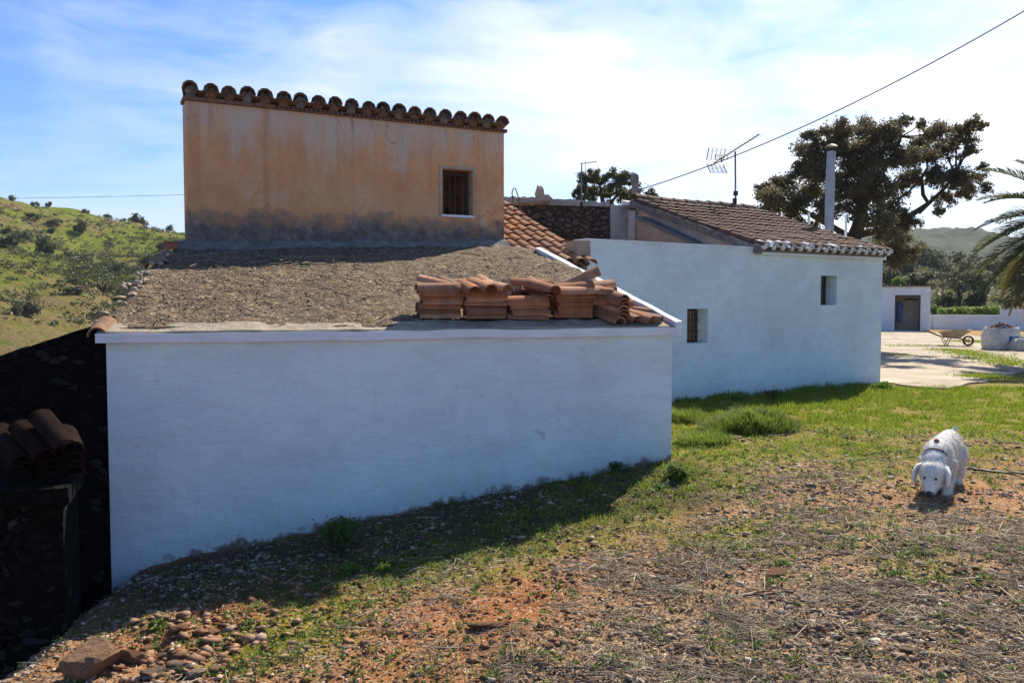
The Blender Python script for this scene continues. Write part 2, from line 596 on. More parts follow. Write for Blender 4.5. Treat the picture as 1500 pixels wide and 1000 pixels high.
# ------------------------------------------------------------------ low shed with gravelled roof
ZC = 1.385
shed = thing('lean_to_shed', 'low whitewashed shed with a sloping gravelled mortar roof below the ochre upper storey', 'shed', (*FL, -.7))
m = MB()
m.wall(FL, FR, -2.2, ZC - .085, .32, split=.35, zx=(-.6, -.3, 0, .4, .8))
wo = m.build('wall', MAT['white'], shed); foot_attr(wo)
m = MB()                                       # right flank, mostly unseen, closes the shed
r0 = FR - fu * .30 + fn * .321; r1 = r0 + rk * 4.3
m.wall(r0, r1, -1.0, ZC - .085, .3, inward=-np.array([rk[1], -rk[0]]))
m.build('side_wall', MAT['white2'], shed); m = MB()
l0 = FL + fn * .321; l1 = v2(-4.18, 10.3)
m.wall(l0, l1, -2.2, ZC - .085, .3, inward=unit(v2(1, .25)))
m.build('side_wall', MAT['white2'], shed)

# roof surface: ruled between the front edge and the foot of the upper storey, with real thickness
RB_L = d3(v2(-4.20, 10.28), 2.245); RB_T = d3(TR + tu * .02 - tn * .0, 2.43)
RB_R = d3(v2(0.30, 11.95), 2.34)
RF_L = d3(FL - fu * .05 + fn * .03, ZC + .02); RF_R = d3(FR + fu * .02 + fn * .03, ZC + .01)


def roof_pt(s, t):
    f = RF_L + (RF_R - RF_L) * s
    b = RB_L + (RB_R - RB_L) * s
    # run a little under the upper storey so that the two meet
    q = f + (b - f) * t
    return q


NS, NT = 150, 110
rg = rs(3)
V = []
for j in range(NT + 1):
    for i in range(NS + 1):
        s, t = i / NS, j / NT * 1.06
        q = roof_pt(s, t)
        e = min(1, min(i, NS - i) / 3.0)
        q = q.copy()
        q[2] += (fbm(q[0] * 1.3, q[1] * 1.3, 5) - .5) * .08 * e + (fbm(q[0] * 9, q[1] * 9, 8) - .5) * .035 + (vn(q[0] * 27, q[1] * 27, 4) - .5) * .014
        q[2] += .05 * sstep(.86, 1.0, t) + .13 * math.sin(math.pi * min(1, t)) * min(1, t * 1.4)
        if i == 0: q[:2] += -fu * (vn(j * .35, .5, 2) - .6) * .16
        if j == 0: q[:2] += fn * (vn(i * .2, 1.5, 6) * .10)
        V.append(q)
top = len(V)
for j in range(NT + 1):
    for i in range(NS + 1):
        q = V[j * (NS + 1) + i].copy(); q[2] -= .09; V.append(q)
ix = lambda i, j, k=0: k * top + j * (NS + 1) + i
Fc = []
for j in range(NT):
    for i in range(NS):
        Fc.append((ix(i, j), ix(i + 1, j), ix(i + 1, j + 1), ix(i, j + 1)))
        Fc.append((ix(i, j, 1), ix(i, j + 1, 1), ix(i + 1, j + 1, 1), ix(i + 1, j, 1)))
for i in range(NS):
    Fc.append((ix(i, 0), ix(i, 0, 1), ix(i + 1, 0, 1), ix(i + 1, 0)))
    Fc.append((ix(i, NT), ix(i + 1, NT), ix(i + 1, NT, 1), ix(i, NT, 1)))
for j in range(NT):
    Fc.append((ix(0, j), ix(0, j + 1), ix(0, j + 1, 1), ix(0, j, 1)))
    Fc.append((ix(NS, j), ix(NS, j, 1), ix(NS, j + 1, 1), ix(NS, j + 1)))
Fq = np.array(Fc, np.int32)
ro = mk('roof', np.array(V), Fq, MAT['gravel_roof'], shed)
autosmooth(ro, 35)


def roof_hit(px, py):
    d = ray(px, py)
    best = None
    nrm = np.cross(RF_R - RF_L, RB_L - RF_L)
    # iterate on the two triangles' common plane is enough; refine with the bilinear surface
    Y = 9.0
    a = RF_L; n1 = np.cross(RF_R - RF_L, (RB_L + RB_R) / 2 - RF_L)
    Y = np.dot(n1, a + UP * .02 - np.array([0, 0, EYE])) / np.dot(n1, d)
    return np.array([0, 0, EYE]) + d * Y


# coping band along the front edge (white face, rough mortar top)
m = MB()
rg = rs(11)
n = 60
V = []
Lc = np.hypot(*(FR - FL)) + .14
for i in range(n + 1):
    s = -.075 + Lc * i / n
    o = -.055 + (vn(i * .22, 3.3, 4) - .5) * .012
    zt = ZC - .005 + (vn(i * .3, 7.7, 1) - .5) * .018
    zb = ZC - .085 + (vn(i * .25, 9.1, 2) - .5) * .012
    for (dn, z) in ((o, zb), (o + .0, zt), (.26, zt + .0), (.26, zb)):
        q = FL + fu * s + fn * dn
        V.append((q[0], q[1], z))
Fc = []
for i in range(n):
    for k in range(4):
        k2 = (k + 1) % 4
        Fc.append((i * 4 + k, (i + 1) * 4 + k, (i + 1) * 4 + k2, i * 4 + k2))
Fc += [(0, 1, 2, 3), (n * 4 + 3, n * 4 + 2, n * 4 + 1, n * 4)]
mk('coping', V, Fc, MAT['coping'], shed)
# rough mortar fillet on top of the coping
V = []; n = 110
for i in range(n + 1):
    s = -.06 + (Lc - .05) * i / n
    hgt = .022 + .026 * vn(i * .33, 2.2, 9) + .022 * vn(i * .09, 5.2, 9)
    bk = .13 + .09 * vn(i * .27, 4.4, 3)
    fr = -.052 + .02 * vn(i * .5, 1.1, 3)
    for (dn, z) in ((fr, ZC - .012), (fr + .012, ZC + .006 + .3 * (hgt - .022)), (bk, ZC + hgt + .030), (bk + .05, ZC - .012)):
        q = FL + fu * s + fn * dn
        V.append((q[0], q[1], z))
Fc = []
for i in range(n):
    for k in range(4):
        k2 = (k + 1) % 4
        Fc.append((i * 4 + k, (i + 1) * 4 + k, (i + 1) * 4 + k2, i * 4 + k2))
Fc += [(0, 1, 2, 3), (n * 4 + 3, n * 4 + 2, n * 4 + 1, n * 4)]
mk('mortar_edge', V, Fc, MAT['mortar'], shed)

# white raised verge along the right-hand rake
V = []; n = 40
for i in range(n + 1):
    t = i / n
    b = d3(FR + fu * .05 - fn * .055, ZC + .03) * (1 - t) + d3(v2(.37, 11.9), 2.40) * t
    sd = d3(np.array([rk[1], -rk[0]]), 0)
    w = .036 + .012 * vn(i * .4, .3, 5)
    zz = .02 + .02 * vn(i * .3, 8.3, 5)
    for (a, z) in ((w, -.12), (w, zz), (-w, zz - .005), (-w, -.12)):
        V.append(b + sd * a + UP * z)
Fc = []
for i in range(n):
    for k in range(4):
        k2 = (k + 1) % 4
        Fc.append((i * 4 + k, (i + 1) * 4 + k, (i + 1) * 4 + k2, i * 4 + k2))
Fc += [(0, 1, 2, 3), (n * 4 + 3, n * 4 + 2, n * 4 + 1, n * 4)]
mk('verge', V, Fc, MAT['coping'], shed)
# fallen plaster fillet where the shed roof meets the upper storey
V = []; n = 70
for i in range(n + 1):
    s = -.18 + (np.hypot(*(TR - TL)) + .2) * i / n
    q = TL + tu * s
    zr = RB_L[2] + (2.43 - RB_L[2]) * i / n
    out = .22 + .16 * vn(i * .2, 1.7, 6); hh = .13 + .07 * vn(i * .25, 6.7, 6)
    for (dn, z) in ((-out, zr - .10), (-.06, zr + hh * .8), (.02, zr + hh), (.02, zr - .14)):
        w = q + tn * dn
        V.append((w[0], w[1], z))
Fc = []
for i in range(n):
    for k in range(4):
        k2 = (k + 1) % 4
        Fc.append((i * 4 + k, (i + 1) * 4 + k, (i + 1) * 4 + k2, i * 4 + k2))
Fc += [(0, 1, 2, 3), (n * 4 + 3, n * 4 + 2, n * 4 + 1, n * 4)]
mk('mortar_fillet', V, Fc, MAT['mortar_dark'], shed)
# broken verge tiles on the left edge and rubble between them
edge = RB_L - RF_L
eu = unit(edge)
rg = rs(5)
for (t0, ln, k) in ((.0, .34, 0), (.66, .44, 1), (.80, .44, 1)):
    m = MB()
    tm = t0 + .06
    c = RF_L + edge * t0 + eu * ln * .3 + np.array([-.01, 0, -.02 + .13 * math.sin(math.pi * tm) * min(1, tm * 1.4)])
    m.tile(c, -eu, UP + np.array([-.25, 0, 0]), L=ln, r0=.088, r1=.075, rng=rg, seg=8)
    m.build('verge_tile', MAT['tile_mid'], shed)
m = MB()
for i in range(50):
    t = rg.uniform(.0, .96)
    c = RF_L + edge * t + np.array([rg.uniform(-.09, .10), 0, rg.uniform(-.02, .04) + .13 * math.sin(math.pi * t) * min(1, t * 1.4)])
    m.ball(c, (rg.uniform(.02, .05), rg.uniform(.02, .06), rg.uniform(.012, .03)), 7, 4, rg, .3)
tag(m.build('verge_rubble', MAT['plaster_beige'], shed), kind='stuff')

# straw and bits of dry stalk lying on the shed roof
m = MB(); rg = rs(15)
for i in range(170):
    s = rg.uniform(.03, .95)
    t = rg.uniform(.03, .97) if i > 45 else rg.uniform(.62, .80)
    if i <= 45: s = rg.uniform(.05, .42)
    q = roof_pt(s, t)
    a = rg.uniform(0, math.pi); L = rg.uniform(.06, .30) * (1.4 if i < 45 else 1)
    dv = np.array([math.cos(a), math.sin(a), rg.uniform(-.05, .12)])
    q = q + UP * (.03 + .13 * math.sin(math.pi * t) * min(1, t * 1.4))
    m.tube([q - dv * L / 2, q + UP * .01, q + dv * L / 2 + UP * rg.uniform(0, .03)], .005, 4)
so = m.build('straw_litter', simple('dry_straw', (.22, .17, .11), .9, .5, 3.))
tag(so, 'scattered dry stalks lying on the gravelled shed roof', 'straw', kind='stuff')

# brick end at the top of the left verge
m = MB(); c = RB_L + np.array([.05, -.18, .09])
m.box(c, unit(np.array([.95, .3, 0])), unit(np.array([-.3, .95, 0])), UP, .08, .06, .05)
bk = m.build('brick', MAT['brick'])
tag(bk, 'single red brick at the top left corner of the gravelled shed roof', 'brick')

# ------------------------------------------------------------------ ochre upper storey
ZT = 4.20
tower = thing('upper_storey_house', 'tall ochre rendered upper storey with one barred window and a row of lichened tile ends', 'house', (*TL, 1.4))
LT = np.hypot(*(TR - TL))
ws0, wz1 = on_line(645, 242, TL, TR); ws1, wz0 = on_line(697, 318, TL, TR)
os0, oz1 = on_line(648, 252, TL, TR); os1, oz0 = on_line(690, 316, TL, TR)
m = MB()
hole = (os0, os1 + .03, oz0, oz1 + .05)
m.wall(TL, TR, -.6, ZT - .05, .38, [hole])
m.build('wall', MAT['tower'], tower)
m = MB()
tb = unit(v2(-.36, .933))
a0 = TL + tu * .004 + tn * .381; a1 = a0 + tb * 4.3
m.wall(a0, a1, -.6, ZT - .06, .3, inward=tu)
m.build('side_wall', MAT['tower'], tower); m = MB()
b0 = TR + tn * .381; b1 = b0 + tb * 4.3
m.wall(b0, b1, -.6, ZT - .06, .3, inward=-tu)
m.build('side_wall', MAT['tower'], tower); m = MB()
m.wall(a1 + tn * .001, b1 + tn * .001, -.6, ZT - .9, .3, inward=tn)
m.build('rear_wall', MAT['tower'], tower)
# inner room box so the window looks into a dark room
m = MB()
q = (TL + TR) / 2 + tb * 2.3
m.box(d3(q, oz0 - .1), d3(tu, 0), d3(tn, 0), UP, 1.7, 1.6, .05)
m.box(d3(q, ZT - .30), d3(tu, 0), d3(tn, 0), UP, 1.7, 1.6, .03)
m.build('floor_and_ceiling', MAT['dark'], tower)
win = None
m = MB()
th = .05
for (s0, s1, z0, z1) in ((hole[0] - th, hole[0], hole[2] - .03, hole[3] + th), (hole[1], hole[1] + th, hole[2] - .03, hole[3] + th), (hole[0], hole[1], hole[3], hole[3] + th * .8)):
    m.wall(TL + tu * s0, TL + tu * s1, z0, z1, .013, off=-.012)
win = m.build('window', MAT['frame_plaster'], tower)


def sub(mb, name, mat, par):
    """child of a part: geometry is in world metres, the chain's offsets cancel"""
    o = mb.build(name, mat)
    o.parent = par; o.matrix_parent_inverse = Matrix()
    tot = np.array(par.location) + (np.array(par.parent.location) if par.parent else 0)
    o.location = -tot
    return o


m = MB()
fz = .16; b_ = .045
for (s0, s1, z0, z1) in ((hole[0], hole[0] + b_, hole[2], hole[3]), (hole[1] - b_, hole[1], hole[2], hole[3]), (hole[0] + b_, hole[1] - b_, hole[3] - b_ * 1.4, hole[3])):
    m.wall(TL + tu * (s0 + .001), TL + tu * (s1 - .001), z0 + .001, z1 - .001, .06, off=fz)
sub(m, 'frame', MAT['wood_dark'], win)
m = MB()
m.wall(TL + tu * (hole[0] - .02), TL + tu * (hole[1] + .02), hole[2] - .035, hole[2] - .002, .30, off=-.03)
sub(m, 'sill', MAT['coping'], win)
for i in range(5):
    m = MB()
    s = hole[0] + (hole[1] - hole[0]) * (i + .7) / 5.4
    p = TL + tu * s + tn * .10
    m.tube([d3(p, hole[2]), d3(p, hole[3])], .009, 6)
    sub(m, 'bar', MAT['iron'], win)
m = MB()
zz = hole[2] + (hole[3] - hole[2]) * .5
m.tube([d3(TL + tu * hole[0] + tn * .10, zz), d3(TL + tu * hole[1] + tn * .10, zz)], .008, 6)
sub(m, 'crossbar', MAT['iron'], win)
# thin brick course under the tiles and the roof itself (falls away to the back)
m = MB()
e = 0.055
m.wall(TL - tu * .03, TR + tu * .03, ZT - .048, ZT - .004, .36, off=-e)
m.build('brick_course', MAT['old_brick'], tower)
m = MB(); nh = 74
for i in range(nh):
    s = LT * (i + .5) / nh
    if s < LT * .25: continue
    q = TL + tu * s - tn * (e + .0005)
    m.box(d3(q, ZT - .026), d3(tu, 0), d3(tn, 0), UP, .017, .004, .012)
m.build('brick_holes', MAT['dark'], tower)
fall = unit(d3(tb, -.16))
nrm = unit(np.cross(d3(tu, 0), fall));  nrm = nrm if nrm[2] > 0 else -nrm
m = MB(); rg = rs(21)
m2 = MB(); m3 = MB()
nt_ = 20
for i in range(nt_):
    s = LT * (i + .3) / (nt_ - .35)
    for j in range(13):
        c = d3(TL + tu * s, ZT + .045) + fall * (j * .33 + .06) - UP * 0.0
        c = c + rg.uniform(-.012, .012, 3)
        m.tile(c, fall if False else -fall, nrm, L=.44, r0=.078, r1=.10, th=.017, rng=rg, seg=5, flat=1.08)
        if i < nt_ - 1:
            c2 = d3(TL + tu * (s + LT / (nt_ - .35) / 2), ZT + .085) + fall * (j * .33 + .06)
            m2.tile(c2, fall, -nrm, L=.44, r0=.085, r1=.075, th=.016, rng=rg, seg=7, flat=.8)
    # mortar plug in the mouth of the cover tile
    c = d3(TL + tu * s, ZT + .05) + fall * (-.045)
    m3 = MB(); m3.ball(c, (.082, .06, .075), 10, 7, rg, .2, (d3(tu, 0), d3(tn, 0), UP))
    m3.build('mortar_plug', MAT['tile_old'] if i % 3 else MAT['mortar_dark'], tower)
m.build('cover_tiles', MAT['tile_old'], tower)
m2.build('channel_tiles', MAT['tile_old'], tower)

# ------------------------------------------------------------------ generic tiled slope


def tiled_slope(e0, e1, upv, length, spacing, rng, cov, ch, r=.1, step=.32, L=.43, skip=None):
    e0 = np.asarray(e0, float); e1 = np.asarray(e1, float)
    W = np.linalg.norm(e1 - e0); a = (e1 - e0) / W
    nn = unit(np.cross(a, upv)); nn = nn if nn[2] > 0 else -nn
    n = int(round(W / spacing)); nr = int(length / step)
    for i in range(n + 1):
        w = rng.uniform(-.012, .012)
        for j in range(nr):
            sg = -.03 * math.sin(math.pi * min(1, j / max(nr, 1))) + rng.uniform(-.006, .006)
            c = e0 + a * (W * i / n + w) + upv * (j * step + L / 2 - .04) + nn * (.045 + sg + .008)
            cov.tile(c + nn * .012, upv + nn * -.03, nn, L=L, r0=r, r1=r * .78, rng=rng, seg=7)
            if i < n:
                c2 = e0 + a * (W * (i + .5) / n) + upv * (j * step + L / 2 - .03) + nn * (.075 + sg)
                ch.tile(c2, -upv, -nn, L=L, r0=r * .95, r1=r * .78, rng=rng, seg=6, flat=.75)
    return nn


# tiled lower roof between the upper storey and the white house
mid = thing('tiled_outbuilding', 'low outbuilding with a weathered terracotta tile roof between the ochre house and the white house', 'outbuilding', (.4, 12.5, 0))
upv = unit(np.array([-.41, .914, .384 * 1.0]))
E1 = d3(HL + v2(.02, -.22), 2.16)
E0 = E1 - d3(unit(v2(.914, .405)), 0) * 1.35 + np.array([0, 0, .02])
m = MB(); m2 = MB(); rg = rs(31)
nn = tiled_slope(E0, E1, upv, 4.5, .205, rg, m, m2, r=.098)
m.build('cover_tiles', MAT['tile_mid'], mid)
m2.build('channel_tiles', MAT['tile_mid'], mid)
m = MB()
q = [E0 - UP * .10 + upv * .12, E1 - UP * .10 + upv * .12, E1 - UP * .10 + upv * 4.4, E0 - UP * .10 + upv * 4.4]
m.hexa(q + [p + nn * .07 for p in q])
m.build('roof_deck', MAT['mortar_dark'], mid)
m = MB()
w0 = E0[:2] + v2(.05, .30); w1 = E1[:2] + v2(-.13, .17)
m.wall(w0, w1, -.3, 2.02, .2)
m.build('wall', MAT['white2'], mid)
# stump of brown mortar closing the roof against the white house
m = MB(); c = P(846, 366, 12.62)
m.box(c, d3(hu, 0), d3(hn, 0), UP, .12, .16, .13)
m.build('mortar_block', MAT['plaster_beige'], mid)
# bent reinforcing bar sticking out of the tiles
m = MB()
pts = [P(758, 325, 14.6), P(752, 300, 14.6), P(750, 282, 14.6), P(752, 276, 14.6), P(755, 276, 14.6), P(758, 285, 14.6), P(762, 305, 14.5), P(768, 322, 14.4)]
m.tube(pts, .011, 6)
rb = m.build('bent_rebar', MAT['rust'])
tag(rb, 'rusty bent reinforcing bar looping up from the tiles beside the ochre house', 'rebar')

# ------------------------------------------------------------------ rubble wall building behind
SL = P(690, 300, 16.9)[:2]; SM = P(893, 300, 17.4)[:2]; SR = P(932, 300, 17.55)[:2]
ruin = thing('rubble_building', 'old brown rubble wall with a ragged top behind the terracotta roof', 'wall', (*SL, 0))


def ragged_wall(mb, p0, p1, z0, zt, th, n, am, seed):
    p0 = np.array(p0); p1 = np.array(p1); u = unit(p1 - p0); nv = np.array([-u[1], u[0]]); L = np.hypot(*(p1 - p0))
    V = []
    for i in range(n + 1):
        q = p0 + u * L * i / n
        z = zt(i / n) + (fbm(i * .45, .5, seed) - .5) * am
        o = (fbm(i * .3, 3.5, seed) - .5) * .04
        for (d, zz) in ((o, z0), (o, z), (th, z + (vn(i * .6, 1, seed) - .5) * .06), (th, z0)):
            V.append((*(q + nv * d), zz))
    Fc = []
    for i in range(n):
        for k in range(4):
            k2 = (k + 1) % 4
            Fc.append((i * 4 + k, (i + 1) * 4 + k, (i + 1) * 4 + k2, i * 4 + k2))
    Fc += [(0, 1, 2, 3), (n * 4 + 3, n * 4 + 2, n * 4 + 1, n * 4)]
    mb.add(V, Fc)


zpx = lambda y, Y: EYE + (442 - y) / F_PX * Y
m = MB()
ragged_wall(m, SL, SM, 0, lambda t: zpx(289, 17) * (1 - t) + zpx(299, 17.4) * t, .45, 60, .12, 3)
m.build('wall', MAT['rubble'], ruin)
m = MB()
ragged_wall(m, SL - v2(0, .012), SM - v2(0, .012), zpx(302, 17.2), lambda t: zpx(287, 17) * (1 - t) + zpx(297, 17.4) * t, .5, 60, .10, 7)
m.build('mortar_top', MAT['plaster_grey'], ruin)
m = MB(); rg = rs(4)
c = P(791, 284, 17.1)
m.ball(c, (.10, .1, .16), 8, 6, rg, .25); m.ball(c + np.array([.05, 0, -.12]), (.22, .14, .10), 8, 5, rg, .3); m.ball(c + np.array([-.3, 0, -.16]), (.3, .14, .09), 8, 5, rg, .3)
st = m.build('ridge_stone', MAT['plaster_beige'])
tag(st, 'small upright brown stone on top of the ragged rubble wall', 'stone')
ann = thing('plastered_annex', 'weathered grey plastered wall between the rubble wall and the tiled gable', 'wall', (*SM, 0))
m = MB()
ragged_wall(m, SM + v2(.02, .0), SR + v2(.3, .1), 0, lambda t: zpx(302, 17.5), .5, 12, .05, 9)
m.build('wall', MAT['plaster_grey'], ann)
m = MB()
m.wall(P(921, 300, 17.35)[:2], P(931, 300, 17.35)[:2], 1.5, zpx(309, 17.35), .12)
m.build('white_pilaster', MAT['plaster_lilac'], ann)

# ------------------------------------------------------------------ white house
house = thing('white_house', 'long whitewashed farmhouse with two small deep windows and a brown tiled roof', 'house', (*HL, 0))
ZH = 2.575
wA = (*on_line(1006, 503, HL, HR), *on_line(1037, 452, HL, HR))
wB = (*on_line(1202, 447, HL, HR), *on_line(1226, 404, HL, HR))
hA = (wA[0], wA[2], wA[1], wA[3]); hB = (wB[0], wB[2], wB[1], wB[3])
m = MB()
m.wall(HL, HR, -.6, ZH, .34, [hA, hB], split=.45, zx=(.15, .5, 1.0))
wo = m.build('wall', MAT['white'], house); foot_attr(wo)
m = MB()
a0 = HL + hn * .342; m.wall(a0, a0 + hn * 5, -.6, ZH - .05, .3, inward=hu)
m.build('side_wall', MAT['plaster_beige'], house); m = MB()
b0 = HR + hn * .342; m.wall(b0, b0 + hn * 3.3, -.6, ZH - .02, .3, inward=-hu)
m.build('side_wall', MAT['white2'], house); m = MB()
m.wall(a0 + hn * 5, b0 + hn * 5, -.6, ZH - .4, .3, inward=hn)
m.build('rear_wall', MAT['white2'], house)
LH = np.hypot(*(HR - HL))
sE, _ = on_line(1112, 362, HL, HR)
m = MB()                                  # dark rooms behind the windows
for h in (hA, hB):
    q = HL + hu * (h[0] + h[1]) / 2 + hn * 1.2
    m.box(d3(q, 1.2), d3(hu, 0), d3(hn, 0), UP, .9, .02, 1.2)
    m.box(d3(q - hn * .42, ZH - .1), d3(hu, 0), d3(hn, 0), UP, .95, .40, .02)
m.build('inner_partition', MAT['dark'], house)


def small_window(h, glazed):
    mm = MB(); t = .04
    for (s0, s1, z0, z1) in ((h[0], h[0] + t, h[2], h[3]), (h[1] - t, h[1], h[2], h[3]), (h[0] + t, h[1] - t, h[2], h[2] + t), (h[0] + t, h[1] - t, h[3] - t, h[3])):
        mm.wall(HL + hu * (s0 + .001), HL + hu * (s1 - .001), z0 + .001, z1 - .001, .05, off=.24)
    w = mm.build('window', MAT['wood_dark'], house)
    if glazed:
        mm = MB()
        for k in range(1, 4):
            s = h[0] + (h[1] - h[0]) * k / 4
            mm.tube([d3(HL + hu * s + hn * .2, h[2]), d3(HL + hu * s + hn * .2, h[3])], .008, 6)
        sub(mm, 'bars', MAT['iron'], w)
        mm = MB()
        for k in range(1, 3):
            z = h[2] + (h[3] - h[2]) * k / 3
            mm.tube([d3(HL + hu * h[0] + hn * .2, z), d3(HL + hu * h[1] + hn * .2, z)], .008, 6)
        sub(mm, 'crossbar', MAT['iron'], w)
    else:
        mm = MB()
        mm.wall(HL + hu * (h[0] + t), HL + hu * (h[1] - t), h[2] + t, h[3] - t, .02, off=.26)
        sub(mm, 'shutter', MAT['wood_dark'], w)
    return w


small_window(hA, True); small_window(hB, False)
# parapet cap on the roofless left part
m = MB()
m.wall(HL - hu * .0, HL + hu * (sE - .02), ZH + .001, ZH + .035, .36, off=-.012)
m.build('parapet', MAT['coping'], house)
# cornice under the eave
m = MB()
m.wall(HL + hu * sE, HR + hu * .025, ZH - .10, ZH - .02, .10, off=-.06)
m.build('cornice', MAT['coping'], house)
# main tiled slope
upm = unit(d3(hn, .335))
E0 = d3(HL + hu * (sE - .02) - hn * .13, ZH - .01); E1 = d3(HR - hu * .03 - hn * .13, ZH - .01)
m = MB(); m2 = MB(); rg = rs(41)
nnm = tiled_slope(E0, E1, upm, 3.75, .235, rg, m, m2, r=.09, step=.29)
m.build('cover_tiles', MAT['tile_brown'], house)
m2.build('channel_tiles', MAT['tile_brown'], house)
m = MB()
q = [E0 - nnm * .06 + upm * .05 + d3(hu, 0) * .0, E1 - nnm * .06 + upm * .05, E1 - nnm * .06 + upm * 3.7, E0 - nnm * .06 + upm * 3.7]
m.hexa(q + [p + nnm * .05 for p in q])
m.build('roof_deck', MAT['mortar_dark'], house)
# whitewashed tile mouths along the eave
m = MB()
W = np.linalg.norm(E1 - E0); ne = int(round(W / .235))
for i in range(ne + 1):
    c = E0 + d3(hu, 0) * W * i / ne + upm * -.035 + nnm * .052
    m.tile(c + upm * .10, upm, nnm, L=.20, r0=.090, r1=.086, th=.03, rng=rg, seg=9, flat=.95)
    m.ball(c + upm * .05 - nnm * .0, (.068, .05, .06), 9, 5, rg, .12, (d3(hu, 0), d3(hn, 0), UP))
m.build('whitewashed_eave_ends', MAT['coping'], house)
# ridge and far slope
rg0 = E0 + upm * 3.66; rg1 = E1 + upm * 3.66
m = MB()
nrr = int(np.linalg.norm(rg1 - rg0) / .33)
for i in range(nrr):
    c = rg0 + (rg1 - rg0) * (i + .5) / nrr + nnm * .07 + UP * rg.uniform(-.015, .015)
    m.tile(c, d3(hu, 0), UP, L=.42, r0=.12, r1=.10, rng=rg, seg=7)
m.build('ridge_tiles', MAT['tile_old'], house)
m = MB()
dn = unit(d3(hn, -.335))
q = [rg0 - UP * .05, rg1 - UP * .05, rg1 - UP * .05 + dn * 3.2, rg0 - UP * .05 + dn * 3.2]
m.hexa([p - UP * .08 for p in q] + q)
m.build('rear_slope', MAT['tile_brown'], house)
# gable under the left verge (pale plaster)
m = MB()
g0 = HL + hu * (sE + .06) + hn * .345
n = 24
V = []
for i in range(n + 1):
    t = i / n * 3.5
    p = g0 + hn * t
    z = E0[2] + (t + .17 + .345) * .335 - .075
    for (d, zz) in ((0, 1.0), (0, z), (.22, z), (.22, 1.0)):
        V.append((*(p + hu * d), zz))
Fc = []
for i in range(n):
    for k in range(4):
        k2 = (k + 1) % 4
        Fc.append((i * 4 + k, (i + 1) * 4 + k, (i + 1) * 4 + k2, i * 4 + k2))
Fc += [(0, 1, 2, 3), (n * 4 + 3, n * 4 + 2, n * 4 + 1, n * 4)]
mk('gable_wall', V, Fc, MAT['plaster_lilac'], house)
# mortar line sealing the verge tiles
m = MB(); V = []
for i in range(n + 1):
    t = i / n * 3.6
    p = E0 + upm * (t + .02) - d3(hu, 0) * .10
    k = .012 * vn(i * .8, 1.2, 8)
    for (a, b) in ((-.03 - k, -.09), (-.03 - k, .035 + k), (.10, .035 + k), (.10, -.09)):
        V.append(p + d3(hu, 0) * a + nnm * b)
Fc = []
for i in range(n):
    for k in range(4):
        k2 = (k + 1) % 4
        Fc.append((i * 4 + k, (i + 1) * 4 + k, (i + 1) * 4 + k2, i * 4 + k2))
Fc += [(0, 1, 2, 3), (n * 4 + 3, n * 4 + 2, n * 4 + 1, n * 4)]
mk('verge_mortar', V, Fc, MAT['mortar_dark'], house)
# lower beige wall with sloping top in the yard behind the parapet
yw = thing('yard_wall', 'beige plastered wall with a sloping dark coping behind the white parapet', 'wall', (2.9, 16.6, 0))
pA = P(932, 320, 16.9); pB = P(1014, 358, 15.5)
m = MB(); q = []
nv = unit(np.array([-(pB - pA)[1], (pB - pA)[0]]))
for (p, z) in ((pA, 1.0), (pB, 1.0)):
    q += [d3(p[:2], z)]
base = [d3(pA[:2], .5), d3(pB[:2], .5), d3(pB[:2] - nv * -.25, .5), d3(pA[:2] - nv * -.25, .5)]
topq = [pA, pB, pB + d3(nv, 0) * .25, pA + d3(nv, 0) * .25]
m.hexa(base + topq); m.build('wall', MAT['plaster_beige'], yw)
m = MB()
m.hexa([p - d3(nv, 0) * .03 + UP * .002 for p in topq[:2]] + [p + UP * .002 for p in topq[2:]] + [p - d3(nv, 0) * .03 + UP * .05 for p in topq[:2]] + [p + UP * .05 for p in topq[2:]])
m.build('coping', MAT['mortar_dark'], yw)

# ------------------------------------------------------------------ pipes, flue, aerials, cables
cp = thing('chimney_pipe', 'grey fibre cement chimney pipe with a domed cowl beside the tiled roof', 'chimney', P(930, 296, 17.9))
m = MB(); b = P(930, 300, 17.9); t = P(930, 262, 17.9)
m.tube([b - UP * .4, t], [.075, .07], 12); m.build('pipe', MAT['concrete_pipe'], cp)
m = MB(); m.lathe(t, [(.085, -.06), (.088, .03), (.08, .07), (.055, .105), (.02, .12)], 14); autosmooth(m.build('cowl', MAT['concrete_pipe'], cp))

fb = P(1214, 372, 19.0)
fl = thing('metal_flue', 'tall galvanised metal flue with a cap on a white base behind the tiled roof', 'flue', fb)
m = MB(); m.lathe(fb, [(.34, -1.2), (.34, .18), (.27, .36), (.16, .46), (.125, .50)], 20); autosmooth(m.build('base', MAT['white2'], fl))
zt1 = P(1216, 262, 19.0); zt2 = P(1218, 222, 19.0)
m = MB(); m.tube([fb + UP * .45, zt1], [.102, .102], 18); autosmooth(m.build('lower_pipe', MAT['galv'], fl))
m = MB(); m.tube([zt1 + UP * .003, zt2], [.096, .096], 18); autosmooth(m.build('upper_pipe', MAT['galv'], fl))
for zz in (zt1 + UP * .0, zt1 - UP * .55):
    m = MB(); m.lathe(zz, [(.106, -.02), (.109, -.018), (.109, .018), (.106, .02)], 18)
    m.build('collar', MAT['galv'], fl)
m = MB()
for k in range(4):
    a = k * math.pi / 2 + .4
    o_ = np.array([math.cos(a), math.sin(a), 0]) * .09
    m.tube([zt2 + o_ - UP * .05, zt2 + o_ + UP * .10], .008, 5)
m.lathe(zt2 + UP * .09, [(.15, 0), (.15, .012), (.08, .065), (.01, .085)], 16)
m.build('cap', MAT['iron'], fl)
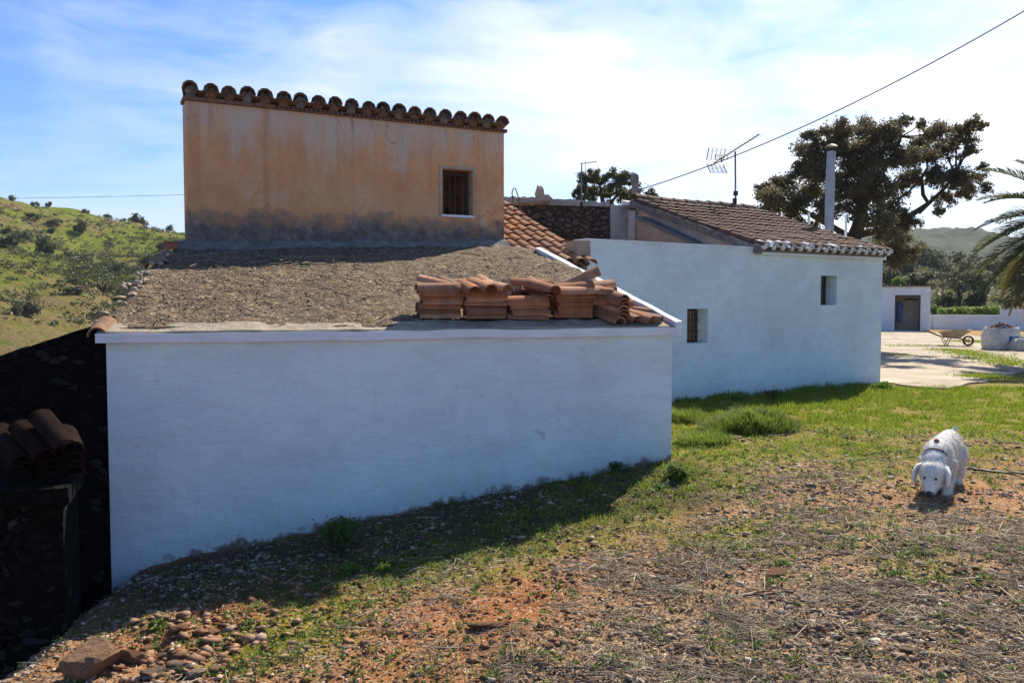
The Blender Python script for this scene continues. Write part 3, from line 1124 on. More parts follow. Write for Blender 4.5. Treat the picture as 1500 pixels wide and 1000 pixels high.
for (x, y0, y1, lb) in ((1185, 347, 311, 'thin white vent pipe left of the metal flue'), (1239, 350, 315, 'thin white vent pipe right of the metal flue')):
    m = MB(); m.tube([P(x, y0 + 25, 19.3), P(x, y1, 19.3)], .028, 8)
    tag(m.build('vent_pipe', MAT['white2']), lb, 'vent pipe', 'vent pipes behind the roof')

ab = P(1078, 306, 18.9)
an = thing('tv_aerial', 'television aerial with a grid reflector on a mast above the tiled roof ridge', 'aerial', ab)
tp = P(1077, 222, 18.9)
m = MB(); m.tube([ab - UP * .3, tp], .021, 8); m.build('mast', MAT['alu'], an)
m = MB()
m.box(ab + UP * .35 + np.array([-.01, 0, 0]), (1, 0, 0), (0, 1, 0), UP, .045, .035, .05)
m.build('clamp', MAT['iron'], an); m = MB()
m.box(ab + UP * .18 + np.array([-.03, 0, 0]), (1, 0, 0), (0, 1, 0), UP, .04, .035, .06)
m.build('clamp', MAT['iron'], an)
bo0 = P(1046, 239, 19.9); bo1 = P(1112, 197, 18.0)
m = MB(); m.tube([bo0, bo1], .014, 6); m.build('boom', MAT['alu'], an)
bd = unit(bo1 - bo0); side = unit(np.cross(bd, UP)); upb = unit(np.cross(side, bd))
m = MB()
for i in range(16):
    t = .22 + .78 * i / 15
    c = bo0 + (bo1 - bo0) * t
    w = .20 - .08 * t
    m.tube([c - side * w, c + side * w], .006, 4)
m.build('directors', MAT['alu'], an)
m = MB(); c = bo0 + bd * .35 + UP * .03
for k in (-1, 1):
    m.tube([c - side * .16 + upb * k * .05, c + side * .16 + upb * k * .05], .009, 4)
    m.tube([c + side * .16 * k - upb * .05, c + side * .16 * k + upb * .05], .009, 4)
m.tube([c, c - upb * .12], .02, 6)
m.build('dipole', MAT['alu'], an)
m = MB(); c = bo0 + bd * .05
for k in (-1, 1):
    a0 = c + upb * .05 * k; a1 = c + upb * .30 * k + bd * .14 + side * 0
    for q_ in np.linspace(-.22, .22, 5):
        m.tube([a0 + side * q_, a1 + side * q_], .007 if abs(q_) < .2 else .013, 4)
    for q_ in np.linspace(.05, 1, 7):
        p = a0 * (1 - q_) + a1 * q_
        m.tube([p - side * .23, p + side * .23], .006, 4)
m.build('reflector', MAT['alu'], an)

m = MB()
a = P(852, 275, 25.); b = P(852, 239, 25.)
m.tube([d3(a[:2], -.0), b], .02, 6)
m.tube([P(850, 240, 25.), P(874, 237, 24.4)], .012, 5)
for i in range(6):
    c = P(853, 239.5, 25.) * (1 - i / 5) + P(872, 237.3, 24.45) * i / 5
    m.tube([c - np.array([.0, .13, .04]), c + np.array([.0, .13, .04])], .007, 4)
m.tube([P(858, 241, 25.) + np.array([0, .1, -.15]), P(858, 241, 25.) + np.array([0, .1, .15])], .007, 4)
tag(m.build('distant_aerial', MAT['alu']), 'small distant television aerial above the bush behind the rubble wall', 'aerial')


def cable(name, p, q, sag, r, label):
    m = MB(); n = 30; pts = []
    for i in range(n + 1):
        t = i / n
        pts.append(p * (1 - t) + q * t - UP * sag * 4 * t * (1 - t))
    m.tube(pts, r, 5)
    tag(m.build(name, MAT['cable']), label, 'cable')


cable('overhead_cable', P(934, 279, 17.9), P(1640, -68, 13.5), .35, .011, 'black overhead cable running from the chimney pipe up to the top right')
cable('power_line', P(-300, 292, 120.), P(700, 266, 150.), .9, .03, 'thin distant power line above the left hillside')

# ------------------------------------------------------------------ dark rubble wall on the left, ledge and its tiles
q0 = FL - fu * .02 + fn * .08; q1 = q0 - fu * 2.2
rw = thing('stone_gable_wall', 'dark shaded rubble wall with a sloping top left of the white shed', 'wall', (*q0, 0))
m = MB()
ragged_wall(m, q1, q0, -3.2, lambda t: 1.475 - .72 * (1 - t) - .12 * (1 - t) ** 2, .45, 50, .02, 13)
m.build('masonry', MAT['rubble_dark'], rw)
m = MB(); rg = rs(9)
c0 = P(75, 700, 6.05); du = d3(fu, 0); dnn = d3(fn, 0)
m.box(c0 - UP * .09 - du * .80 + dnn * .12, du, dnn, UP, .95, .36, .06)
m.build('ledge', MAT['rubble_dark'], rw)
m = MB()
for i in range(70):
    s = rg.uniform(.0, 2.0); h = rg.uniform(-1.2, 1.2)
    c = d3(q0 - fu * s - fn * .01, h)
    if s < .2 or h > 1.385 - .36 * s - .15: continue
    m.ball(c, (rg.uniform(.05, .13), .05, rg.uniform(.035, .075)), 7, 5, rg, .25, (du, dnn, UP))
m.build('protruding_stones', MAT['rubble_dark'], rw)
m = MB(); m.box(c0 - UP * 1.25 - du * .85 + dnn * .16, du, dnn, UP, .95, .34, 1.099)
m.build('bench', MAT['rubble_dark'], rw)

ORD = ['bottom', 'second from the bottom', 'third from the bottom', 'fourth from the bottom', 'fifth from the bottom', 'sixth from the bottom', 'seventh from the bottom', 'eighth from the bottom', 'ninth from the bottom', 'tenth from the bottom']
tile_mesh = []
for k in range(4):
    mb = MB(); rg = rs(60 + k)
    mb.tile((0, 0, 0), (0, 1, 0), (0, 0, 1), L=.43, r0=.1, r1=.082, th=.014, rng=rg, seg=12, flat=.80 + .05 * k)
    me = bpy.data.meshes.new('roof_tile')
    V = np.array(mb.v); V[:, 2] += (vn(V[:, 0] * 14, V[:, 1] * 9, k) - .5) * .010; V[:, 0] += (vn(V[:, 1] * 9, V[:, 2] * 9, k + 5) - .5) * .008
    me.from_pydata([tuple(v) for v in V], [], mb.f); me.materials.append(MAT['tile_stack'])
    tile_mesh.append(me)
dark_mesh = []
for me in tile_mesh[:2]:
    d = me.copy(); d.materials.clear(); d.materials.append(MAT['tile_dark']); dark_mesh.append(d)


def put_tile(c, ax, up, label, group, mesh):
    o = bpy.data.objects.new('roof_tile', mesh)
    C.objects.link(o)
    ax = unit(ax); up = np.asarray(up, float); up = unit(up - ax * np.dot(up, ax)); sd = np.cross(ax, up)
    k = random.uniform(.93, 1.05); ax = ax * k; sd = sd * random.uniform(.95, 1.06)
    M_ = Matrix(((sd[0], ax[0], up[0], c[0]), (sd[1], ax[1], up[1], c[1]), (sd[2], ax[2], up[2], c[2]), (0, 0, 0, 1)))
    o.matrix_world = M_
    tag(o, label, 'roof tile', group)
    return o


# dark tiles on the ledge
rg = rs(71)
axd = unit(d3(v2(.62, -.78), -.18))
for col, (px, lab, n) in enumerate(((18, 'leftmost', 4), (62, 'middle', 6), (98, 'right-hand', 6))):
    b = P(px, 694, 6.0 + col * .06)
    for j in range(n):
        ax = axd + rg.uniform(-.05, .05, 3)
        put_tile(b + UP * (.045 * j + .0) + dnn * .12 + rg.uniform(-.008, .008, 3), ax, UP + rg.uniform(-.08, .08, 3), 'shaded clay tile, %s in the %s dark stack left of the white shed' % (ORD[j], lab), 'dark roof tiles stacked left of the shed', dark_mesh[(j + col) % 2])
for (px, py, a, lab) in ((78, 634, .5, 'loose grey tile lying across the dark tile stacks, upper one'), (48, 648, .65, 'loose grey tile lying across the dark tile stacks, lower one'), (14, 655, .6, 'loose reddish tile at the left end of the dark tile stacks')):
    put_tile(P(px, py, 5.95), unit(d3(v2(.8, -.6), -.45)), UP, lab, 'dark roof tiles stacked left of the shed', dark_mesh[1])

# stacks of reclaimed tiles on the shed roof
rg = rs(81)
G_ = 'clay roof tiles piled on the shed roof'
nroof = unit(np.cross(RF_R - RF_L, (RB_L + RB_R) / 2 - RF_L))
if nroof[2] < 0: nroof = -nroof
upr = unit(UP * .6 + nroof * .4)
ru = unit(RF_R - RF_L)


def stack(px, py, n, yaw, name, step=.040, jit=.02, flip_every=0):
    step = step * 1.10; n = max(3, n - 1) if n > 5 else n
    b = roof_hit(px, py) + UP * .012
    for j in range(n):
        a = yaw + rg.uniform(-.07, .07)
        ax = unit(ru * math.cos(a) + d3(fn, .22) * math.sin(a))
        if (j % 2 and flip_every): ax = -ax
        c = b + upr * step * j + np.append(rg.uniform(-jit, jit, 2), 0)
        put_tile(c, ax, upr + rg.uniform(-.07, .07, 3), 'reclaimed clay roof tile, %s in the %s on the shed roof' % (ORD[j], name), G_, tile_mesh[rg.randint(4)])


stack(643, 466, 8, math.pi, 'leftmost stack')
stack(708, 467, 8, math.pi, 'second stack from the left')
stack(772, 468, 6, math.pi, 'short middle stack', .034)
stack(838, 465, 9, math.pi + .02, 'tall stack right of the middle', .036)
stack(872, 456, 8, math.pi + .35, 'fanned stack right of the tall one', .037, .02)
stack(893, 469, 8, -1.3, 'stack showing its curved ends', .036, .012)
stack(660, 443, 6, math.pi + .1, 'low row behind the leftmost stack', .036)
stack(712, 446, 7, -1.5, 'end-on row behind the second stack', .036)
stack(752, 452, 6, -1.35, 'end-on row behind the short middle stack', .036)
stack(790, 458, 8, -1.4, 'end-on row left of the tall stack', .036)
LOOSE = [
    (641, 412, 8.35, 2.4, .15, 'loose clay tile tipped up on top of the leftmost stack'),
    (662, 416, 8.3, 2.0, .2, 'loose clay tile leaning beside the tipped one on the leftmost stack'),
    (655, 421, 8.28, .25, .02, 'loose clay tile lying flat behind the tipped tiles of the leftmost stack'),
    (706, 416, 8.15, -1.45, .0, 'loose clay tile lying end-on on the second stack'),
    (688, 419, 8.15, -1.6, .0, 'loose broken clay tile between the two left stacks'),
    (727, 418, 8.2, -1.3, .05, 'loose clay tile on the right end of the second stack'),
    (776, 412, 8.62, -.3, .02, 'long clay tile laid on top of the pile behind the short stack'),
    (797, 418, 8.45, -1.35, .0, 'clay tile lying end-on beside the long tile behind the short stack'),
    (852, 406, 8.75, 2.85, -.42, 'clay tile propped up steeply at the top right of the pile'),
    (838, 418, 8.6, 3.05, -.10, 'clay tile laid across the tall stack, upper one'),
    (846, 424, 8.55, .02, .03, 'clay tile laid across the tall stack, lower one'),
    (868, 424, 8.7, -.4, .0, 'clay tile sliding off the right of the tall stack'),
    (884, 431, 8.75, -.45, .02, 'clay tile sliding off the fanned stack, upper one'),
    (899, 441, 8.7, -.5, .02, 'clay tile sliding off the fanned stack, lower one'),
]
for (px, py, Y, yaw, tilt, lab) in LOOSE:
    ax = unit(ru * math.cos(yaw) + d3(fn, .15) * math.sin(yaw) + UP * tilt)
    put_tile(P(px, py + 6, Y), ax, upr, lab, G_, tile_mesh[rg.randint(4)])
for (px, py, yaw, lab) in ((914, 468, -1.25, 'loose clay tile on the roof just right of the curved end stack'), (929, 469, -1.05, 'loose clay tile second right of the curved end stack'),
                           (941, 469, -.75, 'bright orange clay tile third right of the curved end stack'), (926, 459, -.4, 'loose clay tile resting behind the bright orange tile')):
    ax = unit(ru * math.cos(yaw) + d3(fn, .22) * math.sin(yaw))
    put_tile(roof_hit(px, py) + UP * .015, ax, upr, lab, G_, tile_mesh[rg.randint(4)])
for k, (px, py, Y, lab) in enumerate(((754, 420, 8.6, 'pale lump of mortar on the tile pile behind the short stack'), (742, 424, 8.5, 'grey broken slab standing beside the pale mortar lump'))):
    m = MB()
    if k == 0: m.ball(P(px, py, Y), (.075, .07, .06), 10, 7, rg, .14)
    else: m.box(P(px, py, Y), unit((1, .2, .1)), unit((-.2, 1, 0)), unit((-.1, 0, 1)), .035, .05, .11)
    tag(m.build('mortar_lump', MAT['mortar']), lab, 'mortar lump')

# ================================================================== numpy mesh scatter helpers
def scatter_mesh(name, proto_v, proto_f, P0, S, rotz, tilt, seed, mat, parent=None, smooth=False):
    """many transformed copies of a small prototype merged in one mesh (uncountable stuff)"""
    pv = np.asarray(proto_v, float); pf = np.asarray(proto_f, int)
    n = len(P0); k = len(pv)
    S = np.asarray(S, float)
    if S.ndim == 1: S = np.repeat(S[:, None], 3, 1)
    V = pv[None] * S[:, None, :]
    ct, st_ = np.cos(tilt)[:, None], np.sin(tilt)[:, None]
    y = V[:, :, 1] * ct - V[:, :, 2] * st_; z = V[:, :, 1] * st_ + V[:, :, 2] * ct
    cz, sz = np.cos(rotz)[:, None], np.sin(rotz)[:, None]
    x = V[:, :, 0] * cz - y * sz; y2 = V[:, :, 0] * sz + y * cz
    W = np.stack([x, y2, z], 2) + np.asarray(P0)[:, None, :]
    Fc = pf[None] + (np.arange(n) * k)[:, None, None]
    return mk(name, W.reshape(-1, 3), Fc.reshape(-1, pf.shape[1]), mat, parent, smooth)


def leaf_quads(cen, size, r, asp=.55, flat=0.0, fold=True):
    """oriented leaf quads around centres; returns V, F"""
    n = len(cen)
    a = r.normal(size=(n, 3)); a /= np.linalg.norm(a, axis=1)[:, None]
    b = r.normal(size=(n, 3)); b[:, 2] += flat
    b -= a * np.sum(a * b, 1)[:, None]; b /= np.linalg.norm(b, axis=1)[:, None]
    c = np.cross(a, b)
    s = (size * r.uniform(.6, 1.35, n))[:, None]
    v0 = cen - a * s; v1 = cen + c * s * asp + b * s * .12; v2_ = cen + a * s; v3 = cen - c * s * asp + b * s * .12
    V = np.stack([v0, v1, v2_, v3], 1).reshape(-1, 3)
    Fc = np.arange(4 * n).reshape(n, 4)
    return V, Fc


def mat_leaf(name, cols, trans=.35, rough=.6):
    m = bpy.data.materials.new(name); m.use_nodes = True
    nt = m.node_tree; b = nt.nodes['Principled BSDF']; out = nt.nodes['Material Output']
    b.inputs['Roughness'].default_value = rough; b.inputs['Specular IOR Level'].default_value = .3
    rnd = nd(nt, 'NewGeometry').outputs['Random Per Island']
    c = ramp(nt, rnd, [(i / (len(cols) - 1), k) for i, k in enumerate(cols)])
    big = noise(nt, pos(nt), 1.3, 3.)
    c = mixc(nt, ramp(nt, big, [(.35, .35), (.65, 0.)]), c, tuple(v * .55 for v in cols[0]))
    setc(nt, b, c)
    t = nd(nt, 'BsdfTranslucent', None, Color=mixc(nt, .5, c, tuple(min(1, v * 1.6) for v in cols[-1])))
    mx = nd(nt, 'MixShader', None, _0=trans, _1=b.outputs[0], _2=t.outputs[0])
    nt.links.new(mx.outputs[0], out.inputs['Surface'])
    return m


MAT['grass'] = mat_leaf('grass_blade', [(.11, .155, .012), (.18, .235, .018), (.26, .305, .028), (.32, .31, .06), (.13, .195, .015)], .5)
MAT['grass_deep'] = mat_leaf('lush_grass', [(.05, .11, .012), (.09, .18, .02), (.13, .22, .028)], .45)
MAT['mound'] = mat_leaf('long_grass', [(.085, .13, .02), (.15, .205, .03), (.22, .265, .05), (.13, .175, .03)], .5)
MAT['weed'] = mat_leaf('weed_leaf', [(.05, .095, .02), (.09, .15, .03), (.13, .19, .04)], .4)
MAT['oak'] = mat_leaf('oak_leaf', [(.075, .066, .036), (.12, .10, .056), (.165, .14, .08), (.10, .09, .042)], .38)
MAT['oak_green'] = mat_leaf('olive_leaf', [(.06, .075, .035), (.09, .105, .055), (.12, .13, .075)], .3)
MAT['shrub'] = mat_leaf('shrub_leaf', [(.03, .045, .015), (.05, .07, .022), (.075, .09, .035)], .2)
MAT['scrub'] = mat_leaf('dry_scrub', [(.07, .065, .04), (.11, .10, .06), (.085, .09, .045)], .2)
MAT['hill_scrub'] = mat_leaf('hill_scrub_leaf', [(.07, .075, .03), (.10, .105, .04), (.12, .13, .045)], .25)
MAT['bright_shrub'] = mat_leaf('bright_shrub_leaf', [(.08, .13, .02), (.13, .19, .03), (.17, .23, .05)], .4)
MAT['palm'] = mat_leaf('palm_leaf', [(.05, .065, .022), (.085, .10, .035), (.12, .125, .045)], .35, .85)
MAT['palm_dry'] = mat_leaf('yellowing_palm_leaf', [(.22, .17, .04), (.32, .24, .07), (.26, .17, .06)], .35, .6)
MAT['bark'] = simple('dark_bark', (.055, .045, .036), .95, .4, 5., .9, .03)


# ------------------------------------------------------------------ ground sheet
def axis(dense0, dense1, step, far0, far1, g=1.16):
    a = list(np.arange(dense0, dense1 + 1e-6, step))
    s = step
    while a[-1] < far1: s *= g; a.append(a[-1] + s)
    s = step
    while a[0] > far0: s *= g; a.insert(0, a[0] - s)
    return np.array(a)


xs = axis(-4.2, 5.6, .032, -700, 700)
ys = axis(2.6, 10.5, .032, -40, 1500)
X, Yg = np.meshgrid(xs, ys)
# grassiness, dryness and redness of the soil (real ground cover, used for the colour and for what grows)


def blob(x, y, pts):
    t = np.zeros_like(np.asarray(x, float))
    for (px, py, r, k) in pts:
        g = GH[(px, py)]
        d = np.hypot(x - g[0], y - g[1]) / r
        t = t + k * np.exp(-d * d)
    return t


GREEN = [(1010, 690, .8, .45), (770, 790, .7, .55), (880, 745, .6, .4), (590, 830, .35, .6), (440, 905, .5, .5), (380, 960, .5, .55), (520, 930, .4, .25), (1100, 800, .55, .45), (1000, 720, .6, .3),
         (860, 870, .35, .35), (560, 985, .35, .3), (1440, 690, .6, .35), (1250, 690, .5, .3), (700, 830, .5, .35), (1150, 990, .3, .3), (1480, 870, .4, .3), (1300, 690, .4, .2), (1340, 820, .3, .2), (930, 960, .3, .2)]
BARE = [(1360, 640, .7, .8), (1470, 650, .8, .5), (1180, 680, .6, .35), (1150, 880, 1.0, .3), (1400, 900, .9, .35), (1480, 760, .7, .4)]
RED = [(470, 870, .8, .9), (700, 920, .9, .8), (840, 800, .6, .4), (900, 850, .5, .5), (330, 930, .7, .7), (600, 960, .8, .7), (1060, 880, .4, .3), (1050, 975, .5, .2), (770, 870, .6, .6), (400, 900, .5, .6), (980, 800, .5, .3)]
DRY = [(620, 860, .5, .8), (1000, 860, .9, .7), (1230, 790, 1.2, .7), (1100, 960, 1.0, .7), (1350, 900, 1.2, .7), (850, 980, .6, .7), (1430, 780, .9, .6), (1170, 700, .8, .5), (790, 960, .4, .3)]
GH = {(p[0], p[1]): ground_hit(p[0], p[1]) for L_ in (GREEN, BARE, RED, DRY) for p in L_}


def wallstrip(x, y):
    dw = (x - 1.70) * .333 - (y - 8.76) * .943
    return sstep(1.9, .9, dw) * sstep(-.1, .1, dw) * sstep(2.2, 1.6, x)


def greenness(x, y):
    b = sstep(6.6, 10.0, y - .12 * (np.asarray(x) - 2)) * sstep(-1.5, 1.5, x) * .8
    g = .10 - .22 * sstep(7.2, 5.6, y) * sstep(2.0, .5, x) + b + blob(x, y, GREEN) - .5 * blob(x, y, BARE) + .15 * wallstrip(x, y) + (fbm(np.asarray(x) * 1.1, np.asarray(y) * 1.1, 21) - .5) * 1.0 + (fbm(np.asarray(x) * 4.3, np.asarray(y) * 4.3, 22) - .5) * .6
    return np.clip(g + .03, 0, 1)


def redness(x, y): return np.clip(blob(x, y, RED) + (fbm(np.asarray(x) * 1.7, np.asarray(y) * 1.7, 31) - .5) * .9, 0, 1)
def dryness(x, y): return np.clip(blob(x, y, DRY) + .03 + (fbm(np.asarray(x) * 1.5, np.asarray(y) * 1.5, 41) - .5) * 1.1, 0, 1)


Zg = gh(X, Yg)
near = (Yg < 13) & (np.abs(X) < 9)
Zg = Zg + np.where(near, (fbm(X * 6, Yg * 6, 51) - .5) * .05 + (fbm(X * 19, Yg * 19, 52, 3) - .5) * .030, 0)
# rough stony bank down by the left corner
bk_ = np.exp(-((X + 2.5) / .8) ** 2 - ((Yg - 5.6) / .9) ** 2)
Zg = Zg + bk_ * (fbm(X * 5, Yg * 5, 61) - .45) * .18
V = np.stack([X.ravel(), Yg.ravel(), Zg.ravel()], 1)
nx, ny = len(xs), len(ys)
I = (np.arange(ny - 1)[:, None] * nx + np.arange(nx - 1)[None]).ravel()
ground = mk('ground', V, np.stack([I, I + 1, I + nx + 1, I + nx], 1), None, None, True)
for nm, fn_ in (('green', greenness), ('red', redness), ('dry', dryness), ('wall_shade', lambda x, y: np.clip(wallstrip(x, y) * (.55 + .9 * fbm(x * 2, y * 2, 12)), 0, 1))):  # last mask marks the strip of painted shade beside the white wall
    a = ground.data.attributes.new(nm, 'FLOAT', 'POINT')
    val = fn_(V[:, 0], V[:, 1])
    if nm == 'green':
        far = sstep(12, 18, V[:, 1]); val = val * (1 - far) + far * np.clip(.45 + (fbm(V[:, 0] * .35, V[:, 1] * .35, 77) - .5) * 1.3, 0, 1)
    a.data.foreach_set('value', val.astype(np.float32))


def mat_ground():
    m, nt, b = new_mat('stony_soil', .97, .08)
    p = pos(nt)
    n1 = noise(nt, p, 3.2, 8., .65); n2 = noise(nt, p, 26., 7., .7); n3 = noise(nt, p, 120., 4., .7)
    soil = ramp(nt, n1, [(.3, (.19, .11, .06)), (.5, (.28, .175, .10)), (.7, (.36, .255, .16))])
    red = ramp(nt, n1, [(.3, (.17, .074, .033)), (.5, (.27, .12, .054)), (.72, (.35, .18, .085))])
    c = mixc(nt, attr(nt, 'red'), soil, red)
    dry = ramp(nt, n2, [(.3, (.13, .095, .065)), (.52, (.28, .215, .15)), (.72, (.43, .35, .25))])
    c = mixc(nt, math_(nt, 'MULTIPLY', attr(nt, 'dry'), .8), c, dry)
    gr = ramp(nt, n2, [(.3, (.075, .085, .015)), (.55, (.155, .18, .025)), (.75, (.25, .235, .06))])
    gf = math_(nt, 'ADD', attr(nt, 'green'), math_(nt, 'MULTIPLY', math_(nt, 'SUBTRACT', n2, .5), .9))
    c = mixc(nt, ramp(nt, gf, [(.16, 0.), (.62, .85)]), c, gr)
    vc = nd(nt, 'SeparateColor', None, Color=voro(nt, p, 55., 'F1', 1)).outputs[0]
    c = mixc(nt, ramp(nt, vc, [(.80, 0.), (.84, .7)]), c, mixc(nt, n2, (.14, .09, .06), (.55, .45, .35)))
    c = mixc(nt, ramp(nt, n3, [(.30, .6), (.46, 0.)]), c, (.06, .045, .033))
    c = mixc(nt, 1., c, (1.30, 1.10, .90), 'MULTIPLY')
    c = mixc(nt, math_(nt, 'MULTIPLY', attr(nt, 'wall_shade'), .85), c, ramp(nt, n2, [(.3, (.03, .026, .018)), (.7, (.075, .062, .04))]))  # shade painted into the soil colour along the white wall's foot
    setc(nt, b, c)
    h = math_(nt, 'ADD', math_(nt, 'MULTIPLY', n2, 1.), math_(nt, 'ADD', math_(nt, 'MULTIPLY', n3, .35), math_(nt, 'MULTIPLY', voro(nt, p, 55.), -.5)))
    bump(nt, b, h, .85, .03)
    return m


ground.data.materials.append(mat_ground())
tag(ground, kind='structure')

# fast height lookup on the built grid


def gz(x, y):
    x = np.asarray(x, float); y = np.asarray(y, float)
    i = np.clip(np.searchsorted(xs, x) - 1, 0, nx - 2); j = np.clip(np.searchsorted(ys, y) - 1, 0, ny - 2)
    tx = (x - xs[i]) / (xs[i + 1] - xs[i]); ty = (y - ys[j]) / (ys[j + 1] - ys[j])
    return (Zg[j, i] * (1 - tx) + Zg[j, i + 1] * tx) * (1 - ty) + (Zg[j + 1, i] * (1 - tx) + Zg[j + 1, i + 1] * tx) * ty


def outside_buildings(x, y, mgn=.0):
    q = np.stack([x, y], -1)
    k = (q - FL) @ fn; s = (q - FL) @ fu
    a = (k > -mgn) & (s > -.6) & (s < np.hypot(*(FR - FL)) + mgn) & (k < 5)
    k2 = (q - HL) @ hn; s2 = (q - HL) @ hu
    b = (k2 > -mgn) & (s2 > -1) & (s2 < LH + mgn) & (k2 < 6)
    k3 = (q - FR) @ rk
    c = (y > 9) & (x < 1.2) & (k2 < 0) & (x < 1.7 - .42 * (y - 8.8))
    return ~(a | b | c)


def sample_view(n, r, ymin=2.9, ymax=11.5, xm=.72):
    n = int(n * 1.22); xr = 1.02
    """points spread evenly over the visible ground near the viewpoint (denser near)"""
    y = ymin * (ymax / ymin) ** r.uniform(0, 1, n)
    x = r.uniform(-xm, xr, n) * y
    ok = outside_buildings(x, y)
    return x[ok], y[ok]


# ------------------------------------------------------------------ concrete yard
yp = [(1282, 561), (1330, 566), (1400, 572), (1440, 563), (1500, 548), (1600, 540), (1750, 520), (1700, 494), (1500, 492), (1440, 494), (1390, 488), (1290, 486.2), (1200, 487), (1200, 520)]
pts = []
for i in range(len(yp)):
    a, b = ground_hit(*yp[i]), ground_hit(*yp[(i + 1) % len(yp)])
    k = max(2, int(np.hypot(*(b - a)[:2]) / .35))
    for j in range(k):
        q = a + (b - a) * j / k
        pts.append((q[0] + (fbm(q[0] * 1.2, q[1] * 1.2, 5) - .5) * .8, q[1] + (fbm(q[0] * 1.2, q[1] * 1.2, 15) - .5) * 1.0))
m = MB(); n = len(pts)
V = [(x, y, float(gz(x, y)) * 0 + .035) for x, y in pts] + [(x, y, -.25) for x, y in pts]
m.add(V, [tuple(range(n))] + [(i + n, (i + 1) % n + n, (i + 1) % n, i) for i in range(n)])


def mat_concrete():
    m, nt, b = new_mat('yard_concrete', .95, .1)
    p = pos(nt)
    n1 = noise(nt, p, .55, 8., .65); n2 = noise(nt, p, 7., 7., .7)
    c = ramp(nt, n1, [(.3, (.27, .22, .165)), (.5, (.38, .32, .25)), (.7, (.50, .44, .36))])
    c = mixc(nt, ramp(nt, n2, [(.45, 0.), (.75, .5)]), c, (.24, .20, .15))
    e = voro(nt, nd(nt, 'VectorMath', {'operation': 'ADD'}, _0=p, _1=nd(nt, 'TexNoise', None, Vector=p, Scale=1.2, Detail=4.).outputs[1]).outputs[0], .33, 'DISTANCE_TO_EDGE')
    c = mixc(nt, ramp(nt, e, [(.0, .85), (.018, 0.)]), c, (.09, .085, .04))
    setc(nt, b, c); bump(nt, b, n2, .5, .02)
    return m


tag(m.build('concrete_yard', mat_concrete()), kind='structure')

# ------------------------------------------------------------------ grass, weeds, pebbles, litter (uncountable)
blade_v = [(-.5, 0, 0), (.5, 0, 0), (-.36, .10, .5), (.36, .10, .5), (0, .42, 1.0)]
blade_f = [(0, 1, 3), (0, 3, 2), (2, 3, 4)]


def blades(name, x, y, h, w, seed, mat, label, zoff=None):
    r = rs(seed); n = len(x)
    z = gz(x, y) - .005 + (0 if zoff is None else zoff)
    S = np.stack([w * r.uniform(.7, 1.3, n), h * r.uniform(.3, 1.3, n), h * r.uniform(.6, 1.25, n)], 1)
    o = scatter_mesh(name, blade_v, blade_f, np.stack([x, y, z], 1), S, r.uniform(0, 6.28, n), r.uniform(-.35, .25, n), seed, mat)
    return tag(o, label, 'grass', kind='stuff')


r = rs(101)
x, y = sample_view(260000, r, 3.0, 9.6)
g = greenness(x, y)
patchy = fbm(x * 9, y * 9, 88)
ok = (r.uniform(0, 1, len(x)) < (g ** 1.25) * .9 * sstep(.36, .60, patchy) + .02) & outside_buildings(x, y, .02)
x, y = x[ok], y[ok]
hh = .022 + .045 * greenness(x, y) * fbm(x * 2, y * 2, 90)
blades('grass', x, y, hh, .006 + 0 * x, 102, MAT['grass'], 'thin short green grass growing through the stony soil in the foreground')
x = r.uniform(-1, 13, 420000); y = r.uniform(8.8, 17.5, 420000)
g = greenness(x, y)
d_ = np.stack([x - HL[0], y - HL[1]], -1) @ hn
keep = (r.uniform(0, 1, len(x)) < np.clip(g * .9 - .16, 0, 1) * sstep(.30, .62, fbm(x * 5, y * 5, 93))) & outside_buildings(x, y, -.0) & (d_ < 0.02) & (np.abs(x / y) < 1.0)
yardy = (x > 7.0) & (y > 15.6 + .02 * x)
keep &= ~yardy
x, y = x[keep], y[keep]
dh = -(np.stack([x - HL[0], y - HL[1]], -1) @ hn)
hh = .03 + .10 * sstep(9.0, 12.5, y) * fbm(x * 1.3, y * 1.3, 92) * fbm(x * 6, y * 6, 94) * 1.7 + .05 * np.exp(-(dh / .25) ** 2)
blades('meadow_grass', x, y, hh, .011 + 0 * x, 103, MAT['grass'], 'bright green grass in front of the white house')
# strips of grass in the cracks of the yard
sx, sy = [], []
for (pa, pb, wd, k) in (((1388, 507), (1300, 508), .5, 300), ((1410, 517), (1500, 538), .8, 2600), ((1425, 516), (1370, 513), .5, 700), ((1430, 552), (1460, 556), .5, 700), ((1315, 521), (1325, 522), .3, 160), ((1410, 500), (1440, 503), .8, 900), ((1485, 492), (1530, 505), 1.0, 1200)):
    a, b = ground_hit(*pa), ground_hit(*pb)
    k = k // 2
    t = r.uniform(0, 1, k * 3)[:, None]
    q = a[None, :2] * (1 - t) + b[None, :2] * t + r.normal(size=(k * 3, 2)) * wd * .5
    sx.append(q[:, 0]); sy.append(q[:, 1])
sx = np.concatenate(sx); sy = np.concatenate(sy)
blades('yard_grass', sx, sy, r.uniform(.03, .085, len(sx)), .018 + 0 * sx, 104, MAT['grass'], 'strips of green grass growing in the cracks of the concrete yard', zoff=.03)

# pebbles and stone chips
oct_v = [(1, 0, 0), (0, 1, 0), (-.9, .1, 0), (.1, -1.05, 0), (.1, .05, .75), (0, 0, -.8), (.65, .6, .35), (-.6, -.55, .4)]
oct_f = [(4, 6, 1), (4, 1, 2), (4, 2, 7), (4, 7, 3), (4, 3, 0), (4, 0, 6), (6, 0, 1), (7, 2, 3), (5, 1, 0), (5, 2, 1), (5, 3, 2), (5, 0, 3)]


